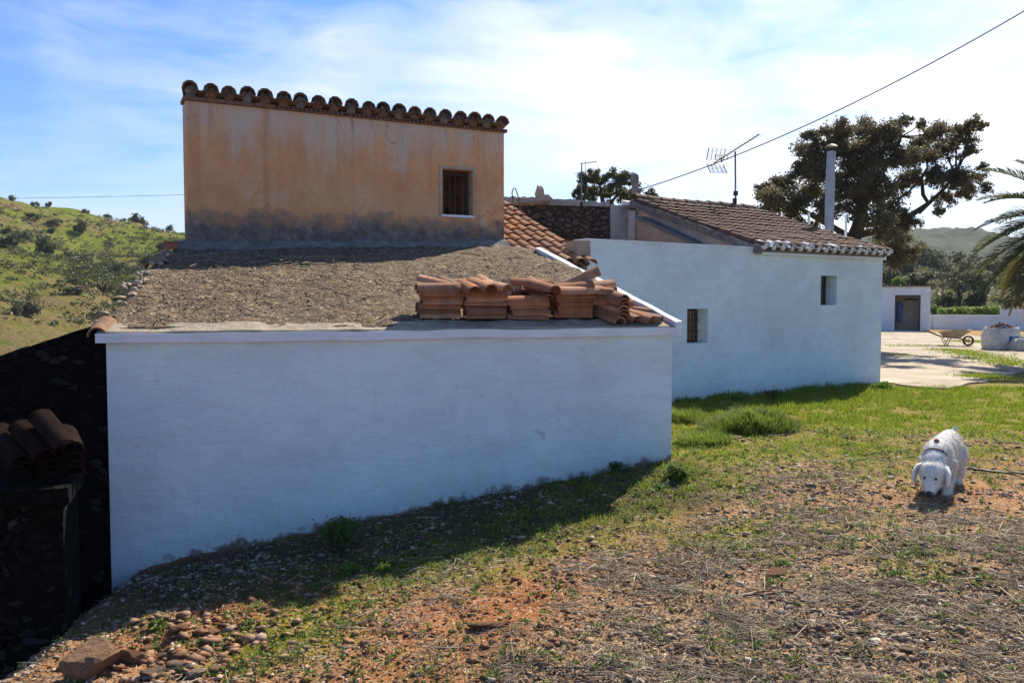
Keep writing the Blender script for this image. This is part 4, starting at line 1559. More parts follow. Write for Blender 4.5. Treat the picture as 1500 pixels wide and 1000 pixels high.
def mat_stones():
    m, nt, b = new_mat('stone_chips', .92, .15)
    rnd = nd(nt, 'NewGeometry').outputs['Random Per Island']
    p = pos(nt)
    base = ramp(nt, rnd, [(0., (.20, .115, .07)), (.25, (.32, .19, .115)), (.5, (.42, .31, .22)), (.75, (.28, .22, .17)), (.90, (.54, .46, .36)), (1., (.72, .66, .58))])
    redc = ramp(nt, rnd, [(0., (.14, .06, .03)), (.35, (.24, .105, .05)), (.7, (.33, .16, .08)), (1., (.44, .27, .16))])
    c = mixc(nt, attr(nt, 'red'), base, redc)
    c = mixc(nt, ramp(nt, noise(nt, p, 60., 5., .7), [(.4, .4), (.6, 0.)]), c, (.07, .05, .035))
    setc(nt, b, c); bump(nt, b, noise(nt, p, 140., 4., .7), .5, .006)
    return m


MAT['stones'] = mat_stones()
x, y = sample_view(100000, r, 3.0, 10.5)
g = greenness(x, y)
ok = (r.uniform(0, 1, len(x)) < (1 - .75 * g) * (.25 + .8 * sstep(.38, .62, fbm(x * 2.2, y * 2.2, 33)))) & outside_buildings(x, y, .03)
x, y = x[ok], y[ok]
n = len(x)
sz = np.exp(r.normal(-4.95, .6, n)) * (1 + .05 * y); sz = np.clip(sz, .003, .035)
S = np.stack([sz * r.uniform(.8, 1.5, n), sz * r.uniform(.7, 1.2, n), sz * r.uniform(.35, .7, n)], 1)
o = scatter_mesh('gravel', oct_v, oct_f, np.stack([x, y, gz(x, y) + sz * .12], 1), S, r.uniform(0, 6.28, n), r.uniform(-.4, .4, n), 3, MAT['stones'])
a = o.data.attributes.new('red', 'FLOAT', 'POINT'); a.data.foreach_set('value', np.repeat(redness(x, y), 8).astype(np.float32))
tag(o, 'loose stone chips and pebbles strewn over the reddish soil', 'gravel', kind='stuff')

bx = r.normal(-2.05, .48, 420); by = r.normal(5.15, .36, 420)
okb = (bx > -3.1) & (bx < -1.0) & (by > 4.2) & outside_buildings(bx, by, .1)
bx, by = bx[okb], by[okb]; n = len(bx)
sz = np.clip(np.exp(r.normal(-3.75, .42, n)), .008, .06)
S = np.stack([sz * r.uniform(.9, 1.5, n), sz * r.uniform(.7, 1.2, n), sz * r.uniform(.45, .9, n)], 1)
o = scatter_mesh('bank_rubble', oct_v, oct_f, np.stack([bx, by, gz(bx, by) + sz * .25], 1), S, r.uniform(0, 6.28, n), r.uniform(-.5, .5, n), 4, MAT['stones'])
a = o.data.attributes.new('red', 'FLOAT', 'POINT'); a.data.foreach_set('value', np.repeat(r.uniform(.3, 1, n), 8).astype(np.float32))
tag(o, 'broken reddish stones tumbling down the bank at the bottom left', 'rubble', kind='stuff')
# loose gravel on the shed roof
n = 9000
ss = r.uniform(.01, .99, n); tt = r.uniform(.02, .99, n)
qq = np.array([roof_pt(a_, b_2) for a_, b_2 in zip(ss, tt)])
qq[:, 2] += .13 * np.sin(np.pi * tt) * np.minimum(1, tt * 1.4) + .05 * sstep(.86, 1., tt) + .004
sz = np.clip(np.exp(r.normal(-5.2, .5, n)), .003, .022)
S = np.stack([sz * r.uniform(.9, 1.5, n), sz * r.uniform(.7, 1.2, n), sz * r.uniform(.5, .9, n)], 1)
o = scatter_mesh('roof_gravel', oct_v, oct_f, qq, S, r.uniform(0, 6.28, n), r.uniform(-.4, .4, n), 4, MAT['stones'])
a = o.data.attributes.new('red', 'FLOAT', 'POINT'); a.data.foreach_set('value', np.zeros(len(o.data.vertices), np.float32))
tag(o, 'loose gravel embedded in the mortar of the shed roof', 'gravel', kind='stuff')

# dry straw and twiggy litter
MAT['litter'] = mat_leaf('dry_litter', [(.14, .10, .07), (.30, .23, .16), (.48, .39, .27), (.20, .15, .11), (.62, .54, .40), (.40, .33, .24)], .08, .9)
stick_v = [(-.5, -1, 0), (.5, -1, 0), (0, -1, .8), (-.5, .1, .25), (.5, .1, .25), (0, .1, 1.2), (-.3, 1, .1), (.3, 1, .1), (0, 1, .5)]
stick_f = [(0, 1, 4), (0, 4, 3), (1, 2, 5), (1, 5, 4), (2, 0, 3), (2, 3, 5), (3, 4, 7), (3, 7, 6), (4, 5, 8), (4, 8, 7), (5, 3, 6), (5, 6, 8), (6, 7, 8), (0, 2, 1)]
x, y = sample_view(120000, r, 3.0, 11.0)
dr = dryness(x, y) * (1 - .6 * greenness(x, y))
cl = sstep(.42, .66, fbm(x * 3.0, y * 3.0, 45))
ok = (r.uniform(0, 1, len(x)) < np.clip(dr * 1.1, 0, 1) * (.12 + .95 * cl)) & outside_buildings(x, y, .05)
x, y = x[ok], y[ok]; n = len(x)
L = np.clip(np.exp(r.normal(-3.2, .6, n)), .012, .22)
wd = np.clip(.0012 + .00028 * y + L * .012, .0012, .005)
S = np.stack([wd, L, wd * 1.2], 1)
o = scatter_mesh('straw', stick_v, stick_f, np.stack([x, y, gz(x, y) + r.uniform(.002, .022, n)], 1), S, r.uniform(0, 6.28, n), r.normal(0, .12, n), 5, MAT['litter'])
tag(o, 'dry straw and broken twigs littering the ground', 'straw', kind='stuff')
# fallen dead leaves
x, y = sample_view(52000, r, 3.0, 11.5)
ok = (r.uniform(0, 1, len(x)) < .25 + .6 * dryness(x, y)) & outside_buildings(x, y, .05)
x, y = x[ok], y[ok]
V, Fq = leaf_quads(np.stack([x, y, gz(x, y) + .010], 1), .013, r, .5, 2.0)
tag(mk('dead_leaves', V, Fq, MAT['litter']), 'small fallen dead leaves among the straw', 'leaves', kind='stuff')

# low broad-leaved weeds
cx, cy = sample_view(8000, r, 3.0, 10.5)
g = greenness(cx, cy)
ok = (r.uniform(0, 1, len(cx)) < .10 + .8 * g) & outside_buildings(cx, cy, .04)
cx, cy = cx[ok], cy[ok]; k = 12
n = len(cx)
rad = r.uniform(.015, .055, n)
ang = r.uniform(0, 6.28, (n, k)); rr = rad[:, None] * r.uniform(.2, 1, (n, k))
lx = (cx[:, None] + np.cos(ang) * rr).ravel(); ly = (cy[:, None] + np.sin(ang) * rr).ravel()
lz = gz(lx, ly) + .008 + r.uniform(0, 1, n * k) * np.repeat(rad, k) * .7
V, Fq = leaf_quads(np.stack([lx, ly, lz], 1), .014, r, .5, 1.6)
tag(mk('ground_weeds', V, Fq, MAT['weed']), 'low leafy weeds scattered over the soil', 'weeds', kind='stuff')


# bigger stones, each a thing
def mat_rock():
    m, nt, b = new_mat('field_stone', .93, .15)
    p = objc(nt); rnd = nd(nt, 'ObjectInfo').outputs['Random']
    c = ramp(nt, rnd, [(0., (.24, .115, .055)), (.3, (.33, .17, .085)), (.55, (.30, .22, .16)), (.8, (.26, .13, .07)), (1., (.44, .36, .27))])
    n = noise(nt, p, 9., 7., .7)
    c = mixc(nt, ramp(nt, n, [(.35, .7), (.62, 0.)]), c, (.10, .06, .04))
    setc(nt, b, c); bump(nt, b, math_(nt, 'ADD', n, math_(nt, 'MULTIPLY', noise(nt, p, 40., 5., .7), .4)), .9, .03)
    return m


MAT['rock'] = mat_rock()
rock_me = []
for k in range(5):
    import bmesh
    bm = bmesh.new(); bmesh.ops.create_icosphere(bm, subdivisions=3, radius=1)
    rr = rs(300 + k)
    pl_ = [(unit(rr.normal(size=3)), rr.uniform(.55, .85)) for _ in range(9)]
    for v in bm.verts:
        c = np.array(v.co)
        for nrm_, d in pl_:
            t = c @ nrm_ - d
            if t > 0: c = c - nrm_ * t
        c = c * (1 + (float(fbm(c[0] * 2.5 + k * 9, c[1] * 2.5 + c[2] * 2, k)) - .5) * .25)
        v.co = c
    me = bpy.data.meshes.new('rock'); bm.to_mesh(me); bm.free(); me.materials.append(MAT['rock'])
    rock_me.append(me)
ROCKS = [
    (130, 990, .17, (1.1, .9, .95), 'largest reddish boulder at the bottom left edge of the bank'),
    (190, 972, .085, (1.1, .9, .8), 'blocky red-brown stone right of the largest boulder'),
    (228, 985, .07, (1.3, .8, .6), 'flat orange stone below the blocky red-brown stone'),
    (262, 936, .055, (1.3, 1, .7), 'grey-pink stone at the upper edge of the stony bank'),
    (262, 978, .07, (1.5, .8, .55), 'long flat reddish slab low on the stony bank'),
    (310, 930, .05, (1.2, 1, .8), 'orange-brown stone among the weeds above the bank'),
    (336, 950, .045, (1.1, .9, .7), 'pale stone right of the orange-brown one on the bank'),
    (299, 962, .04, (1.2, .9, .6), 'small tan stone in the middle of the stony bank'),
    (285, 992, .055, (1.2, .8, .6), 'brown stone at the bottom edge of the stony bank'),
    (320, 982, .05, (1.1, 1, .6), 'russet stone at the right end of the stony bank'),
    (215, 950, .045, (1.2, 1, .7), 'small red stone near the shadow edge of the bank'),
    (160, 952, .05, (1.3, .9, .6), 'shaded stone just left of the lit bank'),
    (240, 962, .04, (1, 1, .7), 'tiny orange stone between the blocky one and the slab'),
    (248, 851, .05, (1.6, .9, .5), 'pale flat stone in the shade at the left foot of the white wall'),
    (720, 917, .10, (1.5, .55, .32), 'flat tan stone casting a long shadow in the bottom centre'),
    (1137, 842, .075, (1.4, .7, .3), 'pale flat slab lying in the grass right of centre'),
    (1085, 730, .04, (1.3, 1, .45), 'rusty flat stone in the middle of the clearing'),
    (1408, 838, .045, (1, .9, .9), 'dark lump of earth right of the dry twigs below the dog'),
    (1268, 929, .035, (1.3, .9, .5), 'small beige stone near the bottom right'),
    (1332, 955, .04, (1.4, .9, .4), 'brown flat stone at the bottom right'),
    (803, 948, .035, (1.1, .9, .7), 'small yellowish stone at the bottom centre'),
    (905, 777, .028, (1, .9, .6), 'small round pink stone in the middle of the clearing'),
    (1045, 752, .03, (1.2, .8, .5), 'small orange stone beside the grass patch'),
    (1208, 945, .03, (1.3, .9, .5), 'small flat brown stone among twigs at the bottom right'),
    (1255, 890, .028, (1.2, .9, .5), 'small cream stone among the twigs right of centre'),
    (1418, 912, .04, (1.1, .9, .7), 'dark stone half sunk near the right edge'),
    (752, 808, .028, (1.1, .9, .7), 'small grey stone at the shadow edge of the white wall'),
    (985, 995, .03, (1.2, .9, .6), 'small red stone at the very bottom, right of centre'),
]
for i, (px, py, s, sh, lab) in enumerate(ROCKS):
    q = ground_hit(px, py)
    o = bpy.data.objects.new('rock', rock_me[i % 5]); C.objects.link(o)
    o.location = (q[0], q[1], float(gz(q[0], q[1])) + s * sh[2] * .35)
    o.scale = (s * sh[0], s * sh[1], s * sh[2]); o.rotation_euler = (random.uniform(-.2, .2), random.uniform(-.2, .2), random.uniform(-.6, .6))
    tag(o, lab, 'stone', 'larger stones on the ground')

# fallen branches
MAT['branch'] = simple('dry_branch', (.12, .085, .065), .95, .45, 8., .6, .01)
BR = [((1020, 845), (940, 862), .007, 'dark forked twig lying in the dry litter at centre right'), ((1160, 870), (1060, 872), .009, 'long straight twig lying in the dry litter'),
      ((1180, 918), (1130, 935), .011, 'curved stick with a stub at the bottom right'), ((1230, 815), (1120, 832), .006, 'thin twig left of the dark earth lump'),
      ((1345, 812), (1240, 808), .006, 'long thin twig below the dog'), ((1360, 868), (1500, 858), .006, 'thin twig running to the right edge'),
      ((1190, 725), (1215, 722), .010, 'short broken stick in the clearing'), ((1475, 845), (1474, 885), .008, 'upright-looking stick near the right edge'),
      ((700, 835), (610, 812), .005, 'thin pale stalk at the shadow edge'), ((880, 985), (760, 975), .006, 'grey twig at the bottom centre'),
      ((1355, 800), (1342, 815), .008, 'short bent stick below the dog'), ((1290, 905), (1220, 960), .006, 'slanting twig at the bottom right'),
      ((1070, 712), (1035, 705), .008, 'dark stick at the edge of the green grass'), ((1260, 690), (1180, 687), .006, 'thin dark stick left of the dog')]
rg = rs(55)
for (a, b, rad, lab) in BR:
    A, B = ground_hit(*a), ground_hit(*b)
    pts = []
    n = 8
    for i in range(n + 1):
        q = A * (1 - i / n) + B * i / n
        q = q + np.append(rg.normal(0, .018, 2), 0)
        pts.append((q[0], q[1], float(gz(q[0], q[1])) + rad + abs(rg.normal(0, .008))))
    m = MB(); m.tube(pts, list(np.linspace(rad, rad * .45, n + 1)), 6)
    p = np.array(pts[4]); e = p + np.append(rg.normal(0, .07, 2), .03)
    m.tube([p, (p + e) / 2 + np.array([0, 0, .01]), e], [rad * .6, rad * .5, rad * .3], 5)
    tag(m.build('branch', MAT['branch']), lab, 'stick', 'sticks on the ground')
# dark hose right of the dog
m = MB(); pts = []
A, B = ground_hit(1405, 687), ground_hit(1560, 702)
for i in range(24):
    q = A * (1 - i / 23) + B * i / 23
    pts.append((q[0] + .02 * math.sin(i * .8), q[1] + .03 * math.sin(i * .45), float(gz(q[0], q[1])) + .018))
m.tube(pts, .012, 7)
tag(m.build('hose', simple('black_hose', (.03, .028, .025), .6)), 'thin dark hose lying on the grass right of the dog', 'hose')
# short stick standing by the wall
m = MB(); q = ground_hit(421, 772)
m.tube([q - UP * .05, q + np.array([-.02, 0, .12])], [.012, .007], 6)
tag(m.build('stake', MAT['branch']), 'short dark stick standing at the foot of the white wall', 'stick')


# ------------------------------------------------------------------ leafy clumps and trees
def leaf_clump(cen, rad, n, size, r, shell=.5, asp=.5, flat=0.):
    d = r.normal(size=(n, 3)); d /= np.linalg.norm(d, axis=1)[:, None]
    k = np.where(r.rand(n) < .7, r.uniform(0, 1, n) ** shell, np.abs(r.normal(0, .75, n)))
    return leaf_quads(cen + d * k[:, None] * np.asarray(rad), size, r, asp, flat)


def plant(name, label, cat, px, py, w, h, n, size, mat, seed, group=None, stems=6, Y=None):
    """low leafy plant growing from the ground at a photo point"""
    q = ground_hit(px, py) if Y is None else P(px, py, Y)
    r = rs(seed)
    t = thing(name, label, cat, q, group)
    VV, FF, b = [], [], 0
    m = MB()
    for k in range(stems):
        a = r.uniform(0, 6.28); d = w * r.uniform(.1, .9)
        tip = q + np.array([math.cos(a) * d, math.sin(a) * d * .8, h * r.uniform(.55, 1)])
        m.tube([q - UP * .03, (q + tip) / 2 + UP * h * .12, tip], [.006, .004, .002], 5)
        V, Fq = leaf_clump((q + tip) / 2 + (tip - q) * .18, (w * .33, w * .33, h * .38), n // stems, size, r, .5, .5, .8)
        VV.append(V); FF.append(Fq + b); b += len(V)
    mk('leaves', np.concatenate(VV), np.concatenate(FF), mat, t)
    m.build('stems', MAT['branch'], t)
    return t


plant('weed_clump', 'dark leafy weed clump at the foot of the white wall, left of centre', 'weed', 498, 800, .30, .26, 1900, .016, MAT['weed'], 1, None, 16)
plant('weed_clump', 'small dark weed against the white wall below the tile stacks', 'weed', 838, 698, .07, .12, 160, .016, MAT['weed'], 2)
plant('weed_clump', 'small dark weed against the white wall near its right end', 'weed', 903, 690, .10, .11, 220, .016, MAT['weed'], 3)
plant('weed_clump', 'tall dark weed in the shade at the right corner of the white shed', 'weed', 962, 672, .12, .14, 320, .016, MAT['weed'], 4)
plant('weed_clump', 'sunlit green weed clump at the right corner of the white shed', 'weed', 990, 700, .30, .16, 1500, .017, MAT['bright_shrub'], 5)
plant('weed_clump', 'bright tuft of grass weeds on the shadow edge left of centre', 'weed', 562, 842, .08, .10, 260, .014, MAT['bright_shrub'], 6)
plant('weed_clump', 'flat leafy weed at the shadow edge left of the bright tuft', 'weed', 508, 838, .12, .07, 260, .018, MAT['bright_shrub'], 7)
plant('weed_clump', 'leafy weed at the top of the stony bank', 'weed', 228, 922, .10, .07, 120, .022, MAT['bright_shrub'], 8)
plant('weed_clump', 'small dark weed below the deep barred window of the white house', 'weed', 1080, 592, .16, .14, 260, .02, MAT['weed'], 9)
plant('weed_clump', 'row of dark weeds against the white house below its shuttered window', 'weed', 1130, 585, .35, .17, 700, .02, MAT['weed'], 10)
plant('weed_clump', 'low green weed at the right corner of the white house', 'weed', 1296, 572, .35, .16, 900, .022, MAT['grass_deep'], 11)

# domes of lush long grass
def grass_mound(px, py, R_, H_, n, seed, label):
    r = rs(seed)
    qc = ground_hit(px, py)
    a = r.uniform(0, 6.28, n); d = np.sqrt(r.uniform(0, 1, n))
    d = d * (.8 + .5 * fbm(np.cos(a) * 2 + 5, np.sin(a) * 2 + 5, 4))
    x = qc[0] + np.cos(a) * d * R_; y = qc[1] + .5 * R_ + np.sin(a) * d * R_
    lm = fbm(x * 5, y * 5, 66)
    z = gz(x, y) + H_ * np.maximum(1 - d ** 2, 0) * (.45 + .9 * lm) * r.uniform(.6, 1, n)
    S = np.stack([.009 * r.uniform(.7, 1.2, n), r.uniform(.12, .30, n) * (H_ / .26) ** .5, r.uniform(.05, .15, n) * (.5 + lm)], 1)
    o = scatter_mesh('grass_mound', blade_v, blade_f, np.stack([x, y, z], 1), S, a - math.pi / 2 + r.normal(0, 1.0, n), r.uniform(-.7, .3, n), 6, MAT['mound'])
    tag(o, label, 'grass mound')


grass_mound(1106, 632, .54, .23, 8000, 120, 'tall mound of lush green grass in front of the white house')
grass_mound(1034, 652, .28, .07, 1700, 121, 'low tuft of dark green grass between the lush mound and the white shed')
grass_mound(1000, 618, .34, .10, 2200, 122, 'shaggy grass tuft half in shade behind the corner of the white shed')

# holm oak
def tree(name, label, base, limbs, blobs, nleaf, lsize, mat, seed, group=None, sub_=14):
    r = rs(seed)
    t = thing(name, label, 'tree', base, group)
    m = MB()
    for pts, rad in limbs:
        rads = list(np.linspace(rad[0], rad[1], len(pts)))
        m.tube(pts, rads, 9)
    VV, FF, b = [], [], 0
    tot = sum(q[1] ** 2 for q in blobs)
    fork = [np.asarray(l[0][-1]) for l in limbs]
    for c, rd in blobs:
        c = np.asarray(c, float)
        # twigs reaching the clump from the closest limb
        f = min(fork, key=lambda q: np.linalg.norm(q - c))
        mid = (f + c) / 2 + r.normal(0, .12 * rd, 3)
        m.tube([f, mid, c], [.05 * rd + .02, .03 * rd + .012, .012], 6)
        nb = max(4, int(nleaf * rd * rd / tot))
        for k in range(sub_):
            dv = r.normal(size=3); dv /= np.linalg.norm(dv)
            sc_ = c + dv * rd * r.uniform(.3, 1.05) * np.array([1, 1, .9])
            m.tube([c + (sc_ - c) * .1, (c + sc_) / 2 + r.normal(0, .05 * rd, 3), sc_], [.012 * rd + .006, .012, .006], 4, False)
            rr = rd * r.uniform(.32, .62)
            V, Fq = leaf_clump(sc_, (rr, rr, rr * .75), nb // sub_, lsize, r, .55, .5)
            VV.append(V); FF.append(Fq + b); b += len(V)
    autosmooth(m.build('trunk', MAT['bark'], t), 60)
    mk('crown', np.concatenate(VV), np.concatenate(FF), mat, t)
    return t


OY = 28.0
rg = rs(7)


def op(px, py, dy=0.0): return P(px, py, OY + dy)


limbs = [
    ([d3(op(1238, 440)[:2], -.1), op(1240, 400), op(1244, 365), op(1256, 335), op(1264, 305), op(1262, 280)], (.34, .14)),
    ([op(1262, 300), op(1235, 270, -.5), op(1210, 245, -.8)], (.15, .06)),
    ([op(1262, 285), op(1290, 255, .3), op(1310, 225, .6), op(1320, 200, .5)], (.14, .05)),
    ([op(1252, 345), op(1300, 335, .4), op(1335, 315, .6), op(1360, 298, .7), op(1352, 285, .8), op(1350, 260, .6)], (.13, .05)),
    ([op(1345, 312, .6), op(1380, 280, .3), op(1400, 255, .1)], (.08, .04)),
    ([op(1248, 350), op(1215, 330, .2), op(1180, 310, .3), op(1150, 295, .2)], (.13, .05)),
    ([op(1240, 395), op(1280, 385, .5), op(1310, 365, .8)], (.12, .05)),
]
BL = [(1135, 290, 24), (1150, 262, 24), (1165, 300, 26), (1180, 235, 26), (1190, 275, 28), (1195, 205, 18), (1212, 225, 28), (1215, 310, 24), (1225, 190, 20), (1240, 215, 30), (1245, 255, 30),
      (1260, 190, 24), (1270, 230, 30), (1285, 270, 28), (1290, 195, 26), (1300, 300, 26), (1310, 230, 28), (1320, 180, 16), (1330, 265, 24), (1285, 330, 26), (1320, 320, 24), (1310, 350, 26), (1300, 372, 28), (1325, 376, 20),
      (1345, 205, 20), (1370, 195, 20), (1355, 232, 22), (1385, 225, 22), (1405, 195, 18), (1425, 185, 16), (1435, 182, 9), (1418, 215, 15), (1400, 262, 22), (1375, 262, 22), (1420, 280, 18), (1432, 262, 12), (1385, 288, 16),
      (1440, 245, 8), (1445, 275, 10), (1375, 310, 9), (1120, 275, 14), (1128, 310, 16), (1350, 180, 10), (1262, 275, 24), (1200, 250, 24), (1230, 285, 26), (1250, 310, 16), (1160, 325, 16), (1188, 335, 18)]
blobs = [(op(px, py, rg.uniform(-1.6, 1.8)), rr / F_PX * OY * 1.02) for px, py, rr in BL]
tree('holm_oak', 'large dark holm oak with a broad ragged crown behind the white house', d3(op(1238, 440)[:2], 0), limbs, blobs, 112000, .047, MAT['oak'], 77, sub_=15)

BY = 30.0
b0 = d3(P(885, 300, BY)[:2], 0)
limbs = [([b0, P(885, 340, BY), P(884, 300, BY), P(880, 280, BY)], (.16, .06)), ([P(884, 310, BY), P(905, 285, BY)], (.08, .04)), ([P(884, 310, BY), P(860, 285, BY)], (.08, .04)), ([P(884, 330, BY), P(940, 300, BY)], (.06, .03))]
BL = [(857, 262, 14), (868, 258, 13), (852, 280, 13), (845, 290, 10), (880, 262, 12), (895, 255, 11), (903, 268, 15), (918, 262, 13), (890, 284, 15), (910, 288, 16), (925, 280, 13), (870, 285, 14), (928, 295, 14), (952, 288, 11), (960, 290, 7), (942, 298, 9)]
tree('rear_tree', 'small leafy tree showing above the rubble wall', b0, limbs, [(P(a, b, BY + rg.uniform(-.6, .6)), c / F_PX * BY) for a, b, c in BL], 20000, .045, MAT['oak_green'], 78, sub_=9)


# ------------------------------------------------------------------ hills
def hill(name, foot, crest, n, mth, amp, seed, mat, prof=lambda t: t, fold=None):
    """ruled terrain between a foot curve and a crest curve (world points), with relief and a back slope"""
    foot = np.array(foot, float); crest = np.array(crest, float)

    def samp(c, t):
        k = t * (len(c) - 1); i = np.minimum(k.astype(int), len(c) - 2); f = (k - i)[:, None]
        f = f * f * (3 - 2 * f) * .5 + f * .5
        return c[i] * (1 - f) + c[i + 1] * f
    u = np.linspace(0, 1, n)
    fo, cr = samp(foot, u), samp(crest, u)
    rows = []
    for j in range(mth + 1):
        t = j / mth
        if t <= .9:
            k = t / .9
            q = fo * (1 - k) + cr * k
            q[:, 2] = fo[:, 2] + (cr[:, 2] - fo[:, 2]) * prof(k)
        else:
            k = (t - .9) / .1
            d = unit((cr - fo).mean(0) * np.array([1, 1, 0]))
            q = cr + d[None] * k * 60; q[:, 2] = cr[:, 2] - 20 * k * k - 4 * k
        w = np.minimum(1, t * 6)
        q[:, 2] += w * ((fbm(q[:, 0] * .045, q[:, 1] * .045, seed) - .5) * amp + (fbm(q[:, 0] * .22, q[:, 1] * .22, seed + 3) - .5) * amp * .22)
        if fold is not None: q[:, 2] += fold(u, t, q)
        rows.append(q)
    V = np.concatenate(rows)
    I = (np.arange(mth)[:, None] * n + np.arange(n - 1)[None]).ravel()
    o = mk(name, V, np.stack([I, I + 1, I + n + 1, I + n], 1), mat, None, True)
    tag(o, kind='structure')
    return np.array(rows)


def mat_hill(name, greens, soil, bare=.5, sc=1.):
    m, nt, b = new_mat(name, .97, .05)
    p = pos(nt)
    n1 = noise(nt, p, .07 * sc, 8., .65, .3); n2 = noise(nt, p, .55 * sc, 8., .7); n3 = noise(nt, p, 2.6 * sc, 6., .75)
    c = ramp(nt, n2, [(.3, greens[0]), (.5, greens[1]), (.7, greens[2])])
    zf = nd(nt, 'MapRange', None, Value=sepz(nt, p), _1=9., _2=-2.).outputs[0]
    f = math_(nt, 'ADD', n1, math_(nt, 'ADD', math_(nt, 'MULTIPLY', math_(nt, 'SUBTRACT', n2, .5), .5), math_(nt, 'MULTIPLY', zf, .14)))
    c = mixc(nt, ramp(nt, f, [(bare, 0.), (bare + .12, .85)]), c, soil)
    c = mixc(nt, ramp(nt, n3, [(.32, .75), (.52, 0.)]), c, (.03, .032, .014))
    setc(nt, b, c); bump(nt, b, math_(nt, 'ADD', n2, n3), 1., .5)
    return m


MAT['hill'] = mat_hill('grassy_hillside', [(.095, .12, .02), (.17, .205, .03), (.25, .28, .045)], (.24, .165, .085), .50)
MAT['hill_r'] = mat_hill('garden_bank', [(.06, .075, .025), (.11, .125, .04), (.17, .17, .06)], (.19, .15, .10), .50)
MAT['hill_far'] = mat_hill('wooded_hill', [(.04, .055, .035), (.06, .075, .045), (.085, .09, .055)], (.12, .11, .08), .62, .4)
foot = [P(-420, 640, 36), P(-180, 610, 40), P(0, 565, 48), P(120, 545, 56), P(230, 535, 66), P(330, 500, 80), P(600, 470, 100)]
crest = [P(-420, 250, 120), P(-180, 268, 135), P(0, 289, 150), P(75, 303, 158), P(150, 318, 166), P(215, 330, 174), P(280, 338, 182)]
crest += [P(420, 350, 205)]


def terr(u, t, q):
    # stone terraces on the right half, a gully between the two spurs
    g = np.exp(-((u - (.66 - .22 * t)) / .05) ** 2) * -2.6 * math.sin(math.pi * min(t / .75, 1))
    k = q[:, 2] / 1.15 + fbm(q[:, 0] * .05, q[:, 1] * .05, 9) * 1.5
    st = (k - np.floor(k)); st = np.where(st < .8, st * .25, .2 + (st - .8) * 4) - st
    return g + st * .8 * sstep(.52, .62, u) * min(1, t * 5)


HR_ = hill('hillside', foot, crest, 260, 150, 5., 3, MAT['hill'], lambda k: k ** 1.08, terr)
foot = [P(760, 452, 60), P(1000, 460, 56), P(1290, 470, 54), P(1400, 470, 54), P(1520, 468, 53), P(1800, 466, 52), P(2300, 470, 50)]
crest = [P(760, 415, 120), P(1000, 405, 125), P(1290, 395, 125), P(1400, 388, 128), P(1520, 384, 130), P(1800, 375, 130), P(2300, 380, 120)]
HB_ = hill('garden_bank', foot, crest, 160, 70, 1.6, 13, MAT['hill_r'], lambda k: k ** .9)
foot = [P(300, 436, 330), P(800, 436, 330), P(1250, 436, 330), P(1400, 436, 330), P(1600, 436, 330), P(2100, 436, 320)]
crest = [P(300, 400, 640), P(800, 385, 640), P(1240, 352, 640), P(1345, 329, 640), P(1400, 333, 640), P(1450, 340, 640), P(1520, 352, 640), P(1700, 350, 640), P(2100, 370, 600)]
hill('distant_hill', foot, crest, 140, 50, 14., 23, MAT['hill_far'])


# ------------------------------------------------------------------ shrubs (shared meshes, one object each)
def shrub_proto(mat, n, size, seed, shape=(1, 1, .8), lobes=7, stem=False):
    r = rs(seed); VV, FF, b = [], [], 0
    for k in range(lobes):
        d = r.normal(size=3); d /= np.linalg.norm(d); d[2] = abs(d[2]) * .9
        c = d * np.array(shape) * r.uniform(.3, .75) + np.array([0, 0, .28 * shape[2]])
        rr = r.uniform(.3, .5)
        V, Fq = leaf_clump(c, (rr, rr, rr * .8), n // lobes, size, r, .5, .6)
        VV.append(V); FF.append(Fq + b); b += len(V)
    V = np.concatenate(VV); V[:, 2] = np.maximum(V[:, 2], -.05)
    me = bpy.data.meshes.new('shrub')
    me.from_pydata([tuple(map(float, v)) for v in V], [], [tuple(map(int, f)) for f in np.concatenate(FF)])
    me.materials.append(mat)
    return me


SP = {k: [shrub_proto(MAT[k], 700, .11, 400 + 10 * i + j) for j in range(3)] for i, k in enumerate(('shrub', 'scrub', 'bright_shrub', 'oak_green'))}


def place_shrub(q, w, h, k, label, group, cat='shrub', name='shrub'):
    o = bpy.data.objects.new(name, SP[k][random.randrange(3)]); C.objects.link(o)
    o.location = (q[0], q[1], q[2] - .05 * h); o.scale = (w / 2 * .95, w / 2 * .95, h * .95); o.rotation_euler = (0, 0, random.uniform(0, 6.28))
    return tag(o, label, cat, group)


def on_hill(rows, px, py):
    """nearest terrain vertex seen along the photo direction"""
    V = rows[:int(len(rows) * .93)].reshape(-1, 3)
    ax = V[:, 0] / V[:, 1]; az = (V[:, 2] - EYE) / V[:, 1]
    d = ray(px, py)
    e = (ax - d[0]) ** 2 + (az - d[2]) ** 2
    return V[int(np.argmin(e))]


